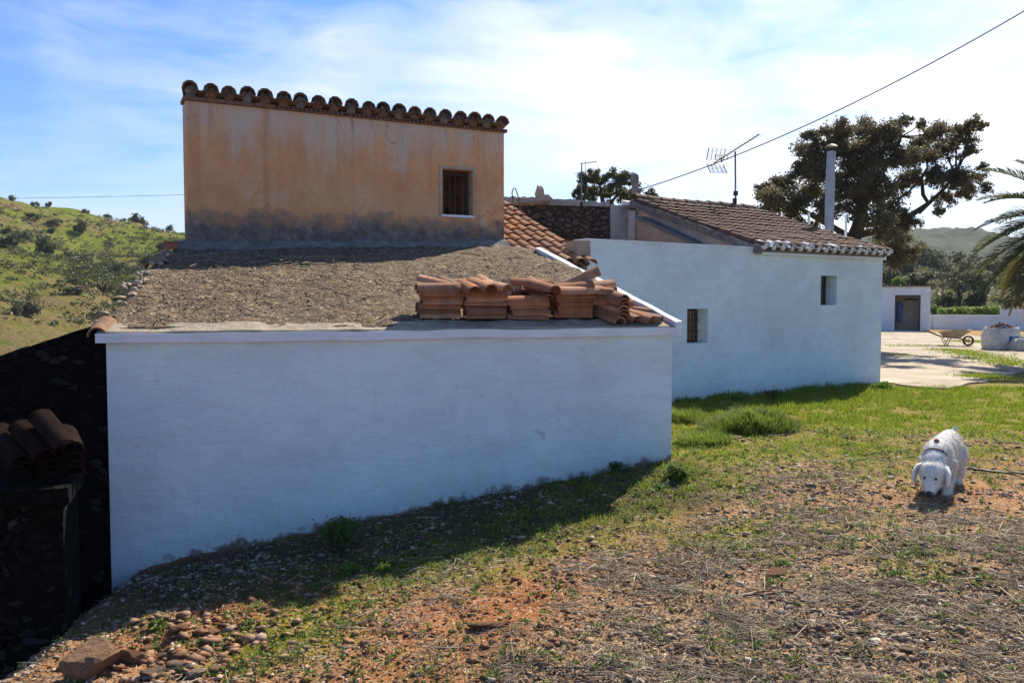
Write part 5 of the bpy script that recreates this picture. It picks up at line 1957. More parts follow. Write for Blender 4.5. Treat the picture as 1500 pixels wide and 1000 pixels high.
HS = [  # px, py(base), width px, height px, kind, label
    (65, 374, 38, 30, 'shrub', 'large round dark bush in the middle of the green hillside'), (15, 362, 34, 22, 'shrub', 'dark bush at the left edge of the green hillside'),
    (30, 352, 36, 18, 'oak_green', 'grey-green bush above the dark bush at the left edge'), (118, 340, 26, 20, 'shrub', 'round dark bush casting a shadow high on the hillside'),
    (203, 330, 28, 20, 'shrub', 'dark round tree on the hillside skyline'), (250, 332, 14, 10, 'shrub', 'small dark tree on the skyline beside the ochre house'),
    (150, 402, 32, 24, 'shrub', 'dark bush in the gully of the hillside'), (177, 398, 26, 18, 'oak_green', 'dull bush right of the gully bush'), (215, 385, 22, 16, 'shrub', 'dark bush on the terraces beside the ochre house'),
    (230, 340, 24, 8, 'scrub', 'low scrub on the skyline left of the ochre house'), (17, 291, 14, 8, 'oak_green', 'tiny tree on the skyline at the far left'), (52, 297, 14, 7, 'oak_green', 'second tiny tree on the skyline from the left'),
    (72, 300, 12, 9, 'scrub', 'thin bare tree on the skyline'), (48, 318, 22, 9, 'scrub', 'brown bush below the skyline at left'), (80, 326, 24, 9, 'oak_green', 'flat bush with a shadow below the skyline'),
    (158, 314, 14, 7, 'oak_green', 'small bush on the skyline left of the round tree'), (180, 323, 14, 6, 'scrub', 'low brown bush on the skyline'), (125, 310, 12, 7, 'scrub', 'twiggy bush on the skyline'),
    (77, 341, 16, 10, 'shrub', 'small dark bush above the large round bush'), (110, 413, 26, 8, 'shrub', 'dark flat bush in the gully shade'), (35, 460, 40, 22, 'scrub', 'grey brown scrub low on the hillside'),
    (150, 425, 40, 16, 'scrub', 'brown scrub on the lower terraces'), (110, 430, 30, 14, 'oak_green', 'green scrub at the foot of the gully'), (205, 420, 34, 12, 'shrub', 'dark hedge on the lower terrace'),
    (120, 385, 24, 16, 'scrub', 'leafless brown bush left of the gully bush'), (100, 375, 16, 10, 'scrub', 'small brown bush right of the large round bush'), (175, 440, 30, 12, 'shrub', 'dark bush beside the left verge of the shed roof'),
    (8, 340, 18, 12, 'shrub', 'dark bush cut by the left edge of the picture'), (240, 365, 24, 12, 'shrub', 'dark bush behind the red brick'), (160, 360, 20, 10, 'oak_green', 'dull bush on the upper terraces'),
]
for (px, py, w_, h_, k, lab) in HS:
    q = on_hill(HR_, px, py + 2)
    s = q[1] / F_PX
    place_shrub(q, w_ * s * 1.15, h_ * s * 1.15, k, lab, 'bushes on the left hillside')
# uncounted rough scrub between them
r = rs(140)
idx = r.randint(0, 132, 5200); jdx = r.randint(30, 255, 5200)
qs = HR_[idx, jdx] + r.normal(0, .8, (5200, 3)) * np.array([1, 1, 0])
dn_s = fbm(qs[:, 0] * .06, qs[:, 1] * .06, 71)
qs = qs[(dn_s + r.uniform(-.12, .12, len(qs))) > .59]
n = len(qs)
VV, FF, b = [], [], 0
cc = np.repeat(qs, 26, 0); sz_ = np.repeat(r.uniform(.25, .8, n), 26)
cc = cc + r.normal(0, 1, cc.shape) * sz_[:, None] * np.array([.55, .55, .25]) + np.array([0, 0, .2])
V, Fq = leaf_quads(cc, .15, r, .6)
tag(mk('hillside_scrub', V, Fq, MAT['hill_scrub']), 'rough scrub covering parts of the left hillside', 'scrub', kind='stuff')

# darker thicket filling the gully and the lower terraces
r = rs(141)
Vh = HR_[12:105].reshape(-1, 3)
az_ = Vh[:, 0] / Vh[:, 1]; el_ = (Vh[:, 2] - EYE) / Vh[:, 1]
gm = (az_ > -.535) & (az_ < -.33) & (el_ > -.06) & (el_ < .055)
qs = Vh[gm]; qs = qs[r.randint(0, len(qs), 900)] + r.normal(0, .6, (900, 3)) * np.array([1, 1, 0])
qs = qs[fbm(qs[:, 0] * .12, qs[:, 1] * .12, 73) > .44]
cc = np.repeat(qs, 40, 0); sz_ = np.repeat(r.uniform(.4, 1.2, len(qs)), 40)
cc = cc + r.normal(0, 1, cc.shape) * sz_[:, None] * np.array([.6, .6, .3]) + np.array([0, 0, .3])
V, Fq = leaf_quads(cc, .15, r, .6)
tag(mk('gully_thicket', V, Fq, MAT['shrub']), 'dark thicket filling the gully of the left hillside', 'thicket', kind='stuff')

GS = [
    (1318, 425, 24, 26, 'bright_shrub', 'bright green bush just above the garage roof'), (1345, 418, 30, 26, 'scrub', 'grey-green bush above the garage roof'), (1305, 420, 30, 34, 'scrub', 'brown bush behind the garage roof left side'),
    (1385, 445, 36, 20, 'shrub', 'dark low bush behind the white garden wall'), (1375, 400, 46, 34, 'oak_green', 'loose grey-green bush on the garden bank'), (1345, 378, 46, 42, 'oak_green', 'tall grey bush below the oak crown'),
    (1430, 452, 40, 40, 'shrub', 'large dark bush beside the olive trunk'), (1465, 415, 44, 30, 'scrub', 'dry bush below the palm fronds'), (1490, 450, 36, 18, 'scrub', 'low dry bush behind the right end of the garden wall'),
    (1362, 350, 44, 26, 'oak_green', 'rounded tree on the rise below the oak'), (1480, 398, 50, 26, 'shrub', 'dark bush beyond the palm'), (1410, 378, 60, 20, 'scrub', 'hedge of scrub at the top of the garden bank'),
    (1366, 458, 20, 16, 'bright_shrub', 'small bright bush beside the garage'), (1460, 440, 18, 10, 'bright_shrub', 'small bright plant on the bank'), (1275, 420, 40, 60, 'shrub', 'dark bush behind the corner of the white house'),
    (1520, 440, 60, 50, 'shrub', 'dark bush under the palm crown'), (1330, 398, 30, 22, 'shrub', 'dark bush between the oak and the garage'),
]
for (px, py, w_, h_, k, lab) in GS:
    q = on_hill(HB_, px, py + 3); s = q[1] / F_PX
    place_shrub(q, w_ * s * 1.1, h_ * s * 1.15, k, lab, 'bushes on the garden bank')
for (px, py, wpx, hpx, lab, sd_k) in ((1404, 452, 84, 68, 'olive tree with a forked trunk on the garden bank', 5), (1345, 440, 40, 40, 'small olive tree beside the garage on the garden bank', 6), (1455, 415, 60, 40, 'olive tree at the top of the garden bank', 8)):
    q = on_hill(HB_, px, py); s = q[1] / F_PX; r = rs(500 + sd_k)
    h = hpx * s; w_ = wpx * s
    limbs = [([q - UP * .2, q + np.array([.05, 0, h * .25]), q + np.array([-.1, 0, h * .45])], (.16, .1)), ([q + UP * h * .3, q + np.array([.25 * w_, .1, h * .6])], (.09, .05)), ([q + UP * h * .35, q + np.array([-.25 * w_, -.1, h * .62])], (.09, .05))]
    bl = [(q + np.array([r.uniform(-.42, .42) * w_, r.uniform(-.35, .35) * w_, h * r.uniform(.48, .88)]), w_ * r.uniform(.13, .22)) for _ in range(15)]
    tree('olive_tree', lab, q, limbs, bl, 5000, .085, MAT['oak_green'], 600 + sd_k, 'olive trees on the garden bank', 8)
q_ = []
r = rs(151)
idx = r.randint(2, 62, 900); jdx = r.randint(40, 150, 900)
qs = HB_[idx, jdx]
cc = np.repeat(qs, 26, 0); sz_ = np.repeat(r.uniform(.2, .7, len(qs)), 26)
cc = cc + r.normal(0, 1, cc.shape) * sz_[:, None] * np.array([.6, .6, .3]) + np.array([0, 0, .15])
V, Fq = leaf_quads(cc, .12, r, .6)
tag(mk('bank_scrub', V, Fq, MAT['hill_scrub']), 'rough green undergrowth covering the garden bank', 'undergrowth', kind='stuff')
# bright leaves growing along the top of the garden wall
r = rs(152)
VV = []
for k in range(2600):
    px = r.uniform(1375, 1465); VV.append(P(px, r.uniform(452, 464) - (px - 1375) * .03, r.uniform(50.3, 52)))
V, Fq = leaf_quads(np.array(VV), .13, r, .6, .6)
tag(mk('wall_creeper', V, Fq, MAT['bright_shrub']), 'bright green plants spilling along the top of the white garden wall', 'plants', kind='stuff')

# ------------------------------------------------------------------ palm
PYd = 21.0
pb = d3(P(1578, 330, PYd)[:2], 0); pt_ = P(1578, 325, PYd)
palm = thing('palm_tree', 'feathery palm tree at the right edge with some yellowing lower fronds', 'tree', pb)
m = MB(); nn_ = 30; pts = [pb - UP * .1 + (pt_ - pb + UP * .1) * i / nn_ for i in range(nn_ + 1)]
m.tube(pts, [.21 + .03 * (i % 2) for i in range(nn_ + 1)], 10); m.build('trunk', MAT['bark'], palm)
r = rs(91)
for k in range(64):
    az = k * 2.39996 + r.uniform(-.2, .2)
    el = R(80 - 135 * (k / 63) ** .9)
    L = r.uniform(2.3, 2.9)
    m = MB(); pts = []
    p = pt_.copy(); dirv = np.array([math.cos(az) * math.cos(el), math.sin(az) * math.cos(el), math.sin(el)])
    NP = 12
    VV = []
    for i in range(NP + 1):
        pts.append(p.copy())
        dirv = unit(dirv + np.array([0, 0, -.085])); p = p + dirv * L / NP
    m.tube(pts, list(np.linspace(.028, .006, NP + 1)), 5)
    V0 = len(m.v)
    for i in range(1, NP * 5):
        t = .12 + .88 * i / (NP * 5); f = t * NP; i0 = min(int(f), NP - 1)
        q = pts[i0] + (pts[i0 + 1] - pts[i0]) * (f - i0); tg = unit(pts[i0 + 1] - pts[i0])
        sdv = unit(np.cross(tg, UP + 1e-3)); upv_ = np.cross(sdv, tg)
        ll = .62 * math.sin(math.pi * min(1, .18 + .80 * t)) + .08
        for sg in (-1, 1):
            dl = unit(sdv * sg * .8 + tg * .75 + upv_ * .28 + r.normal(0, .09, 3))
            tip = q + dl * ll + np.array([0, 0, -.14 * ll])
            md = q + dl * ll * .5 + upv_ * .012
            wv = unit(np.cross(dl, upv_)) * .022
            m.add([q - wv * .6, q + wv * .6, md + wv, md - wv, tip], [(0, 1, 2, 3), (3, 2, 4)])
    m.build('frond', MAT['palm_dry'] if el < R(-22) and r.rand() < .6 else MAT['palm'], palm)

# ------------------------------------------------------------------ garage, garden wall
gA = P(1236, 485, 47.5)[:2]; gB = P(1362, 485, 46.0)[:2]
gar = thing('garage', 'small white garage with an open doorway and a thin tiled roof edge', 'garage', (*gA, 0))
gu = unit(gB - gA); gn = v2(-gu[1], gu[0])
s0, _ = on_line(1310, 484, gA, gB); s1, zt = on_line(1349, 432, gA, gB)
zg = on_line(1330, 420, gA, gB)[1]
m = MB(); m.wall(gA, gB, -.3, zg, .3, [(s0, s1, .03, zt)]); m.build('wall', MAT['white2'], gar)
m = MB()
m.wall(gA + gn * .301, gA + gn * 4.5, -.3, zg - .01, .25, inward=gu); m.wall(gB + gn * .301, gB + gn * 4.5, -.3, zg - .01, .25, inward=-gu); m.wall(gA + gn * 4.5, gB + gn * 4.5, -.3, zg - .02, .25, inward=gn)
m.build('side_wall', MAT['white2'], gar)
m = MB()
q = [d3(gA - gu * .1 - gn * .10, zg + .002), d3(gB + gu * .1 - gn * .10, zg + .002), d3(gB + gu * .1 + gn * 4.8, zg + .002), d3(gA - gu * .1 + gn * 4.8, zg + .002)]
m.hexa(q + [p + UP * .06 + (UP * .0) for p in q]); m.build('roof', MAT['tile_mid'], gar)
m = MB()
for (a, b, z0, z1) in ((s0, s0 + .09, .03, zt), (s1 - .09, s1, .03, zt), (s0 + .09, s1 - .09, zt - .09, zt)):
    m.wall(gA + gu * (a + .001), gA + gu * (b - .001), z0 + .001, z1 - .001, .08, off=.05)
m.build('door_frame', MAT['wood_dark'], gar)
m = MB(); m.wall(gA + gu * (s0 + .02), gA + gu * (s1 + .5), .0, zt + .2, .04, off=.9); m.build('inner_wall', MAT['mortar'], gar)
m = MB(); c = d3(gA + gu * (s0 + .28) + gn * .6, 1.25); rg = rs(3)
m.lathe(c, [(.10, -.75), (.15, -.6), (.16, -.2), (.19, .05), (.20, .25), (.12, .38), (.04, .42)], 12)
o = m.build('overalls', simple('blue_cloth', (.06, .10, .22), .9)); tag(o, 'blue work clothes hanging inside the garage doorway', 'clothes')
m = MB(); m.tube([d3(gA + gu * (s0 + .5) + gn * .83, zt - .28), d3(gA + gu * (s1 - .05) + gn * .83, zt - .25)], .035, 6)
m.box(d3(gA + gu * (s1 - .5) + gn * .85, zt - .24), d3(gu, 0), d3(gn, 0), UP, .16, .06, .05)
tag(m.build('wall_rail', MAT['iron']), 'dark rail fixed to the inner wall of the garage', 'rail')

gw = thing('garden_wall', 'long low white garden retaining wall with a step near its right part', 'wall', P(1368, 484, 50.))
wA_, wM_, wB_ = P(1368, 470, 49.5)[:2], P(1464, 470, 47.8)[:2], P(1760, 470, 43)[:2]
m = MB(); m.wall(wA_, wM_, -.3, P(1400, 461, 49)[2], .3); m.wall(wM_, wB_, -.3, P(1480, 453, 47)[2], .3)
m.wall(wA_ - v2(.0, -.301), wA_ + v2(-.9, 6), -.3, P(1400, 461, 49)[2] - .02, .3, inward=v2(1, 0))
m.build('wall', MAT['white2'], gw)

# ------------------------------------------------------------------ wheelbarrow
wb = ground_hit(1396, 507.5); wb[2] = .035
whb = thing('wheelbarrow', 'cement-spattered wheelbarrow with a rusty wheel standing in the concrete yard', 'wheelbarrow', wb)
MAT['tray'] = mat_mortar('cement_caked_tray', (.28, .20, .11), (.50, .40, .26), 6.)
wx = unit(np.array([.96, -.28, 0])); wy = np.array([-wx[1], wx[0], 0])
L3 = lambda a, b, c: wb + wx * a + wy * b + UP * c
m = MB()
bot = [L3(-.28, -.17, .30), L3(.22, -.17, .30), L3(.22, .17, .30), L3(-.28, .17, .30)]
top_ = [L3(-.48, -.33, .52), L3(.58, -.30, .60), L3(.58, .30, .60), L3(-.48, .33, .52)]
inn = [p * .93 + (L3(.04, 0, .56)) * .07 for p in top_]; inb = [p + UP * .03 for p in bot]
m.add(bot + top_ + inn + inb, [(3, 2, 1, 0), (0, 1, 5, 4), (1, 2, 6, 5), (2, 3, 7, 6), (3, 0, 4, 7), (4, 5, 9, 8), (5, 6, 10, 9), (6, 7, 11, 10), (7, 4, 8, 11), (8, 9, 13, 12), (9, 10, 14, 13), (10, 11, 15, 14), (11, 8, 12, 15), (12, 13, 14, 15)])
m.build('tray', MAT['tray'], whb)
for sg in (-1, 1):
    m = MB(); m.tube([L3(.52, .07 * sg, .18), L3(.2, .16 * sg, .27), L3(-.4, .22 * sg, .33), L3(-.95, .29 * sg, .56)], .018, 7); m.build('handle', MAT['rust'], whb)
    m = MB(); m.tube([L3(-.12, .19 * sg, .29), L3(-.24, .20 * sg, .0)], .016, 6); m.tube([L3(-.38, .20 * sg, .32), L3(-.24, .20 * sg, .01)], .014, 6); m.build('leg', MAT['rust'], whb)
wh = MB(); c = L3(.50, 0, .19); n = 22; V = []
for rr, yy in ((.19, -.035), (.19, .035), (.13, .04), (.13, -.04)):
    for k in range(n):
        a = 2 * math.pi * k / n; V.append(c + wx * math.cos(a) * rr + UP * math.sin(a) * rr + wy * yy)
wh.add(V, [(i * n + k, i * n + (k + 1) % n, ((i + 1) % 4) * n + (k + 1) % n, ((i + 1) % 4) * n + k) for i in range(4) for k in range(n)])
wo = wh.build('wheel', simple('worn_red_tyre', (.10, .045, .04), .9), whb)
m = MB()
m.tube([c - wy * .07, c + wy * .07], .02, 8)
for k in range(5):
    a = k * 2 * math.pi / 5; m.tube([c, c + wx * math.cos(a) * .135 + UP * math.sin(a) * .135], .012, 5)
sub(m, 'rim', MAT['rust'], wo)

# ------------------------------------------------------------------ bulk bags
def mat_bag():
    m, nt, b = new_mat('woven_bag', .8, .2)
    p = objc(nt)
    n = noise(nt, p, 5., 6.)
    setc(nt, b, ramp(nt, n, [(.3, (.50, .47, .43)), (.7, (.74, .71, .66))]))
    h = math_(nt, 'ADD', noise(nt, scl(nt, p, (3., 3., 1.)), 3., 4., .6, 1.2), math_(nt, 'MULTIPLY', noise(nt, p, 60., 3.), .1))
    bump(nt, b, h, .9, .12)
    return m


MAT['bag'] = mat_bag(); MAT['blue_print'] = simple('blue_print', (.03, .10, .33), .7, .2); MAT['blue_strap'] = simple('blue_strap', (.05, .15, .40), .7)


def bulk_bag(px, py, w_, h, lab, seed, lean=0., full=True):
    q = ground_hit(px, py); q[2] = .035; r = rs(seed)
    t = thing('bulk_bag', lab, 'bag', q, 'bulk bags in the yard')
    n, mm = 40, 16; V = []
    sx_ = lambda j: 1 + .10 * math.sin(math.pi * j / mm) - (.12 * (j / mm) ** 2)

    def bp(j, k, inset=0):
        a = 2 * math.pi * k / n + .35
        e = 3.2; rr = (abs(math.cos(a)) ** e + abs(math.sin(a)) ** e) ** (-1 / e) * (w_ / 2 - inset) * sx_(j)
        rr *= 1 + (fbm(k * .45 + seed, j * .35, seed) - .5) * .16
        z = h * j / mm + (0 if j < mm * .6 else (vn(k * .35, seed, 3) - .5) * .22 * h * (j / mm - .6))
        return q + np.array([math.cos(a) * rr + lean * z, math.sin(a) * rr, z])
    for j in range(mm + 1):
        for k in range(n): V.append(bp(j, k))
    for j in (mm, mm - 4):
        for k in range(n): V.append(bp(j, k, .035) + UP * (.0 if j == mm else -.02))
    Fc = []
    for i in range(mm + 2):
        for k in range(n): Fc.append((i * n + k, i * n + (k + 1) % n, (i + 1) * n + (k + 1) % n, (i + 1) * n + k))
    Fc.append(tuple(range(n - 1, -1, -1))); Fc.append(tuple((mm + 2) * n + k for k in range(n)))
    o = mk('sack', V, Fc, MAT['bag'], t, True)
    for k in (3, 12, 23, 33):
        m = MB(); a = bp(mm, k); b = bp(mm, (k + 5) % n); out = unit((a + b) / 2 - q) * np.array([1, 1, 0])
        m.tube([a - UP * .35 * h + out * .02, a + out * .015, (a + b) / 2 + UP * .10 * h + out * .06, b + out * .015, b - UP * .35 * h + out * .02], .016, 5)
        m.build('lifting_strap', MAT['blue_strap'] if k in (23, 33) else MAT['bag'], t)
    # faded blue print on the face turned to the camera
    V = []; k0, k1 = 27, 31
    for j in range(5, 11):
        for k in np.linspace(k0, k1, 7): 
            p = bp(j, k); out = unit((p - q) * np.array([1, 1, 0])); V.append(p + out * .012)
    Fc = [(j * 7 + i, j * 7 + i + 1, (j + 1) * 7 + i + 1, (j + 1) * 7 + i) for j in range(5) for i in range(6)]
    mk('blue_print', V, Fc, MAT['blue_print'], t)
    return q, h


q, h = bulk_bag(1466, 513, 1.02, .74, 'white bulk bag heaped with broken tiles in the concrete yard', 5)
m = MB(); r = rs(66)
for i in range(60):
    a = r.uniform(0, 6.28); d = math.sqrt(r.uniform(0, 1)) * .38
    c = q + np.array([math.cos(a) * d, math.sin(a) * d, h * .82 + .26 * (1 - (d / .42) ** 2) * r.uniform(.5, 1)])
    u = unit(r.normal(size=3)); v = unit(np.cross(u, r.normal(size=3)))
    m.box(c, u, v, np.cross(u, v), r.uniform(.05, .11), r.uniform(.03, .07), r.uniform(.012, .03))
tag(m.build('tile_rubble', MAT['tile_stack']), 'heap of broken terracotta tiles filling the white bulk bag', 'rubble', kind='stuff')
bulk_bag(1503, 515, .9, .42, 'slumped half empty white bulk bag at the right edge of the yard', 9, .1)

# ------------------------------------------------------------------ dog
dx = unit(np.array([-.60, -.80, 0])); dyv = np.array([-dx[1], dx[0], 0])
dq = ground_hit(1373, 722)


DS = 1.07


def DL(a, b, c): return dq + (dx * a + dyv * b + UP * c) * DS


dm = MB()


def limb(pts, rad): dm.tube([DL(*p) for p in pts], [q * DS for q in rad], 12)


axes_ = (dx, dyv, UP)


def lump(c, rr, ax=axes_): dm.ball(DL(*c), tuple(q * DS for q in rr), 14, 10, None, 0, ax)


lump((.00, 0, .325), (.135, .102, .125)); lump((-.17, 0, .335), (.16, .102, .120)); lump((-.36, 0, .345), (.16, .098, .115)); lump((-.50, 0, .345), (.10, .095, .115)); lump((.07, 0, .30), (.10, .10, .12))
limb([(.02, 0, .36), (.11, 0, .335), (.20, .005, .285), (.27, .01, .235)], [.10, .092, .082, .072])
lump((.285, .01, .215), (.092, .098, .090)); lump((.25, .01, .235), (.08, .10, .085))
hax = (unit(dx * .62 - UP * .78), dyv, unit(UP * .62 + dx * .78))
lump((.345, .012, .150), (.085, .058, .050), hax); lump((.33, .012, .165), (.07, .072, .06), hax); lump((.385, .012, .098), (.036, .036, .032), hax)
for sg in (-1, 1):
    st0 = .03 * sg
    limb([(.02, .075 * sg, .29), (.015 + st0, .08 * sg, .20), (-.005 + st0, .08 * sg, .12), (.01 + st0, .08 * sg, .045), (.012 + st0, .08 * sg, .015)], [.066, .050, .038, .034, .036])
    lump((.028 + st0, .08 * sg, .020), (.045, .033, .024))
    limb([(-.46, .052 * sg, .32), (-.42 + st0, .075 * sg, .22), (-.45 + st0, .078 * sg, .16), (-.535 + st0, .078 * sg, .115), (-.52 + st0, .078 * sg, .05), (-.51 + st0, .078 * sg, .015)], [.085, .068, .052, .037, .031, .034])
    lump((-.49 + st0, .078 * sg, .018), (.046, .032, .022))
limb([(-.54, 0, .39), (-.59, .01, .42), (-.62, .02, .45), (-.63, .03, .485)], [.030, .022, .017, .010])
raw = dm.build('dog_raw', None)
rm = raw.modifiers.new('r', 'REMESH'); rm.mode = 'VOXEL'; rm.voxel_size = .011
sm = raw.modifiers.new('s', 'SMOOTH'); sm.factor = .6; sm.iterations = 9
deg = bpy.context.evaluated_depsgraph_get()
me = bpy.data.meshes.new_from_object(raw.evaluated_get(deg)); me.name = 'dog'
bpy.data.objects.remove(raw)
nv_ = len(me.vertices); co_ = np.zeros(nv_ * 3); me.vertices.foreach_get('co', co_); co_ = co_.reshape(-1, 3)
no_ = np.zeros(nv_ * 3); me.vertices.foreach_get('normal', no_); no_ = no_.reshape(-1, 3)
lz_ = co_[:, 2] - dq[2]; la_ = (co_ - dq) @ dx
k_ = np.where(la_ > .24, .45, 1.15) * np.where(lz_ < .06, .4, 1)
ff = fbm(co_[:, 0] * 34 + co_[:, 2] * 20, co_[:, 1] * 34 + co_[:, 2] * 9, 5)
co_ = co_ + no_ * ((ff - .45) * .012 * k_)[:, None] + np.array([0, 0, -1.0]) * (np.maximum(ff - .5, 0) * .012 * k_)[:, None]
me.vertices.foreach_set('co', co_.ravel()); me.update()


def mat_fur():
    m, nt, b = new_mat('white_fur', .95, .1)
    p = pos(nt)
    n = noise(nt, p, 18., 6., .7)
    setc(nt, b, ramp(nt, n, [(.3, (.68, .63, .54)), (.6, (.86, .83, .76)), (.8, (.90, .88, .83))]))
    b.inputs['Sheen Weight'].default_value = .4
    bump(nt, b, noise(nt, scl(nt, p, (1., 1., .4)), 90., 5., .7), .9, .012)
    return m


MAT['fur'] = mat_fur()
me.materials.append(MAT['fur'])
me.polygons.foreach_set('use_smooth', np.ones(len(me.polygons), bool))
dog = bpy.data.objects.new('dog', me); C.objects.link(dog)
me.transform(Matrix.Translation(Vector(-dq))); dog.location = dq
tag(dog, 'white shaggy dog walking forward with its nose to the ground', 'dog')
# shaggy coat
r = rs(8); pick = r.randint(0, nv_, 52000)
pick = pick[(la_[pick] < .42)]
c0 = co_[pick]; nn0 = no_[pick]
cl_ = fbm(c0[:, 0] * 40 + c0[:, 2] * 15, c0[:, 1] * 40 + c0[:, 2] * 20, 9)
Lf = r.uniform(.012, .030, len(pick)) * (.5 + 1.3 * cl_) * np.where(lz_[pick] < .08, .5, 1) * np.where(la_[pick] > .27, .55, 1.15)
tipv = c0 + nn0 * (Lf * .55)[:, None] + np.array([0, 0, -1]) * (Lf * .75)[:, None] - dx * (Lf * .35)[:, None] + r.normal(0, .006, c0.shape)
tg = np.cross(nn0, r.normal(size=c0.shape)); tg /= np.linalg.norm(tg, axis=1)[:, None] + 1e-6
V = np.stack([c0 - tg * .0022, c0 + tg * .0022, tipv], 1).reshape(-1, 3)
fo = mk('coat', V, np.arange(len(V)).reshape(-1, 3), MAT['fur'], dog); fo.location = -dq
for sg in (-1, 1):
    m = MB()
    pts = [DL(.235, .05 * sg, .285), DL(.24, .095 * sg, .265), DL(.265, .118 * sg, .215), DL(.285, .122 * sg, .155), DL(.29, .116 * sg, .12)]
    n = 12; V = []
    for i, p in enumerate(pts):
        wv = [.034, .050, .062, .052, .018][i]; tv = [.020, .022, .020, .018, .010][i]
        for k in range(n):
            a = 2 * math.pi * k / n; V.append(p + dx * math.cos(a) * wv + dyv * math.sin(a) * tv)
    m.add(V, [(i * n + k, i * n + (k + 1) % n, (i + 1) * n + (k + 1) % n, (i + 1) * n + k) for i in range(4) for k in range(n)] + [tuple(range(n - 1, -1, -1)), tuple(4 * n + k for k in range(n))])
    o = autosmooth(m.build('ear', MAT['fur'], dog), 70); o.location = -dq
    m = MB(); m.ball(DL(.376, .010 + .040 * sg, .186), .0115, 10, 8); o = autosmooth(m.build('eye', simple('dark_eye', (.01, .008, .007), .2, spec=.5), dog), 80); o.location = -dq
m = MB(); m.ball(DL(.416, .012, .072), (.027, .028, .023), 12, 8, None, 0, hax); o = autosmooth(m.build('nose', simple('dog_nose', (.012, .011, .011), .4, spec=.5), dog), 80); o.location = -dq
m = MB(); m.tube([DL(.372, -.022, .070), DL(.380, .012, .064), DL(.372, .045, .070)], .006, 6); o = m.build('mouth', simple('dog_mouth', (.05, .03, .03), .7), dog); o.location = -dq
# collar round the neck and its tag
cc = np.array([.135, .002, .318]); ca = unit(dx * .82 - UP * .57); cb = np.cross(ca, dyv)
m = MB(); n = 22; V = []
for rr, o_ in ((.100, -.008), (.100, .008), (.088, .008), (.088, -.008)):
    for k in range(n):
        a = 2 * math.pi * k / n
        V.append(DL(*cc) + ca * o_ + dyv * math.cos(a) * rr + cb * math.sin(a) * rr)
m.add(V, [(i * n + k, i * n + (k + 1) % n, ((i + 1) % 4) * n + (k + 1) % n, ((i + 1) % 4) * n + k) for i in range(4) for k in range(n)])
o = m.build('collar', simple('dark_collar', (.05, .03, .028), .7), dog); o.location = -dq
m = MB(); m.ball(DL(.085, .0, .437), (.028, .022, .024), 9, 7, rs(3), .15, axes_); o = m.build('collar_bell', simple('red_brown_tag', (.26, .07, .05), .6), dog); o.location = -dq

# ================================================================== camera, light, sky
sc = bpy.context.scene
cam = bpy.data.cameras.new('camera'); co = bpy.data.objects.new('camera', cam); C.objects.link(co)
cam.sensor_width = 36; cam.lens = F_PX / 1500 * 36; cam.clip_end = 4000; cam.clip_start = .05
co.location = (0, 0, EYE); co.rotation_euler = (math.pi / 2 - PIT, 0, 0)
sc.camera = co
sun = bpy.data.lights.new('sun', 'SUN'); so = bpy.data.objects.new('sun', sun); C.objects.link(so)
sun.energy = 5.0; sun.angle = R(.6); sun.color = (1, .91, .75)
sd_ = Vector((math.sin(R(SUN_AZ)) * math.cos(R(SUN_EL)), math.cos(R(SUN_AZ)) * math.cos(R(SUN_EL)), math.sin(R(SUN_EL))))
so.rotation_euler = sd_.to_track_quat('Z', 'Y').to_euler()
w = bpy.data.worlds.new('World'); sc.world = w; w.use_nodes = True
nt = w.node_tree
bg = nt.nodes['Background']
sky = nd(nt, 'TexSky', {'sky_type': 'NISHITA', 'sun_disc': False, 'sun_elevation': R(SUN_EL), 'sun_rotation': R(SUN_AZ), 'altitude': 300, 'air_density': 1.0, 'dust_density': .7, 'ozone_density': 3.0})
v = nd(nt, 'TexCoord').outputs['Generated']
z = sepz(nt, v)
warp = nd(nt, 'VectorMath', {'operation': 'ADD'}, _0=scl(nt, v, (1., 1., 2.3)), _1=scl(nt, nd(nt, 'TexNoise', None, Vector=v, Scale=2.2, Detail=3.).outputs[1], (.35, .35, .35))).outputs[0]
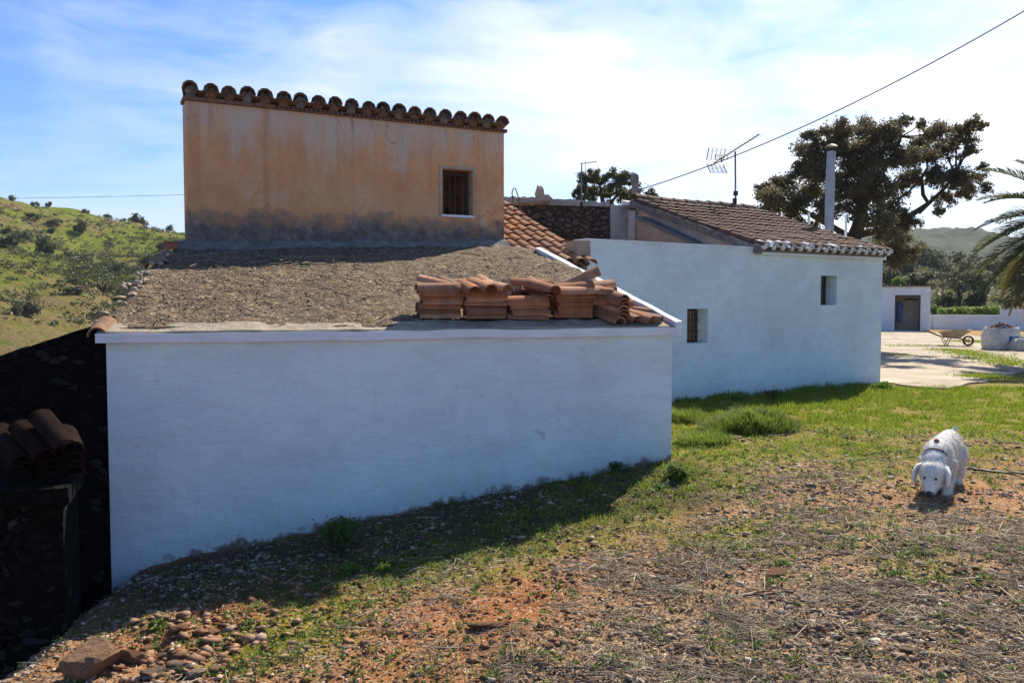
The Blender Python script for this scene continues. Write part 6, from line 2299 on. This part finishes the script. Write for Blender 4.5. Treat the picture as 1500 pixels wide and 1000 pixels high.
c1 = noise(nt, nd(nt, 'Mapping', None, Vector=warp, Rotation=(0, .35, .3)).outputs[0], 2.3, 8., .56, .3)
c2 = noise(nt, nd(nt, 'Mapping', None, Vector=warp, Rotation=(0, .5, 0), Scale=(1., 1., 2.4)).outputs[0], 4.2, 8., .62, .6)
sunv = nd(nt, 'VectorMath', {'operation': 'DOT_PRODUCT'}, _0=v, _1=tuple(sd_)).outputs[1]
near = nd(nt, 'MapRange', None, Value=sunv, _1=.45, _2=.96).outputs[0]
low = nd(nt, 'MapRange', None, Value=z, _1=.34, _2=.0).outputs[0]
dens = math_(nt, 'ADD', math_(nt, 'ADD', math_(nt, 'MULTIPLY', c1, .80), math_(nt, 'MULTIPLY', c2, .34)), math_(nt, 'ADD', math_(nt, 'MULTIPLY', near, .30), math_(nt, 'MULTIPLY', low, .29)))
bk = nd(nt, 'MapRange', None, Value=sepz(nt, v, 1), _1=.45, _2=-.1).outputs[0]
dens = math_(nt, 'SUBTRACT', dens, math_(nt, 'MULTIPLY', bk, .5))
dn_ = ramp(nt, dens, [(.65, 0.), (.81, .42), (1.0, .97)])
ccol = mixc(nt, near, (7.0, 7.6, 8.5), (11.6, 11.5, 11.7))
skyc = mixc(nt, 1.0, sky.outputs[0], (.76, 1.06, 1.46), 'MULTIPLY')
fin = mixc(nt, dn_, skyc, ccol)
nt.links.new(fin, bg.inputs['Color']); bg.inputs['Strength'].default_value = .067
sc.view_settings.view_transform = 'Standard'; sc.view_settings.look = 'None'
sc.view_settings.exposure = .9; sc.view_settings.gamma = 1

# aerial haze over the valley
m = MB(); m.box((0, 760, 36), (1, 0, 0), (0, 1, 0), UP, 960, 1060, 46)
hz = m.build('haze', None)
hm = bpy.data.materials.new('haze'); hm.use_nodes = True
hn_ = hm.node_tree; hn_.nodes.remove(hn_.nodes['Principled BSDF'])
pv = nd(hn_, 'VolumePrincipled', None, Color=(.86, .90, 1., 1), Density=.00022)
hn_.links.new(pv.outputs[0], hn_.nodes['Material Output'].inputs['Volume'])
hz.data.materials.append(hm); tag(hz, kind='stuff')
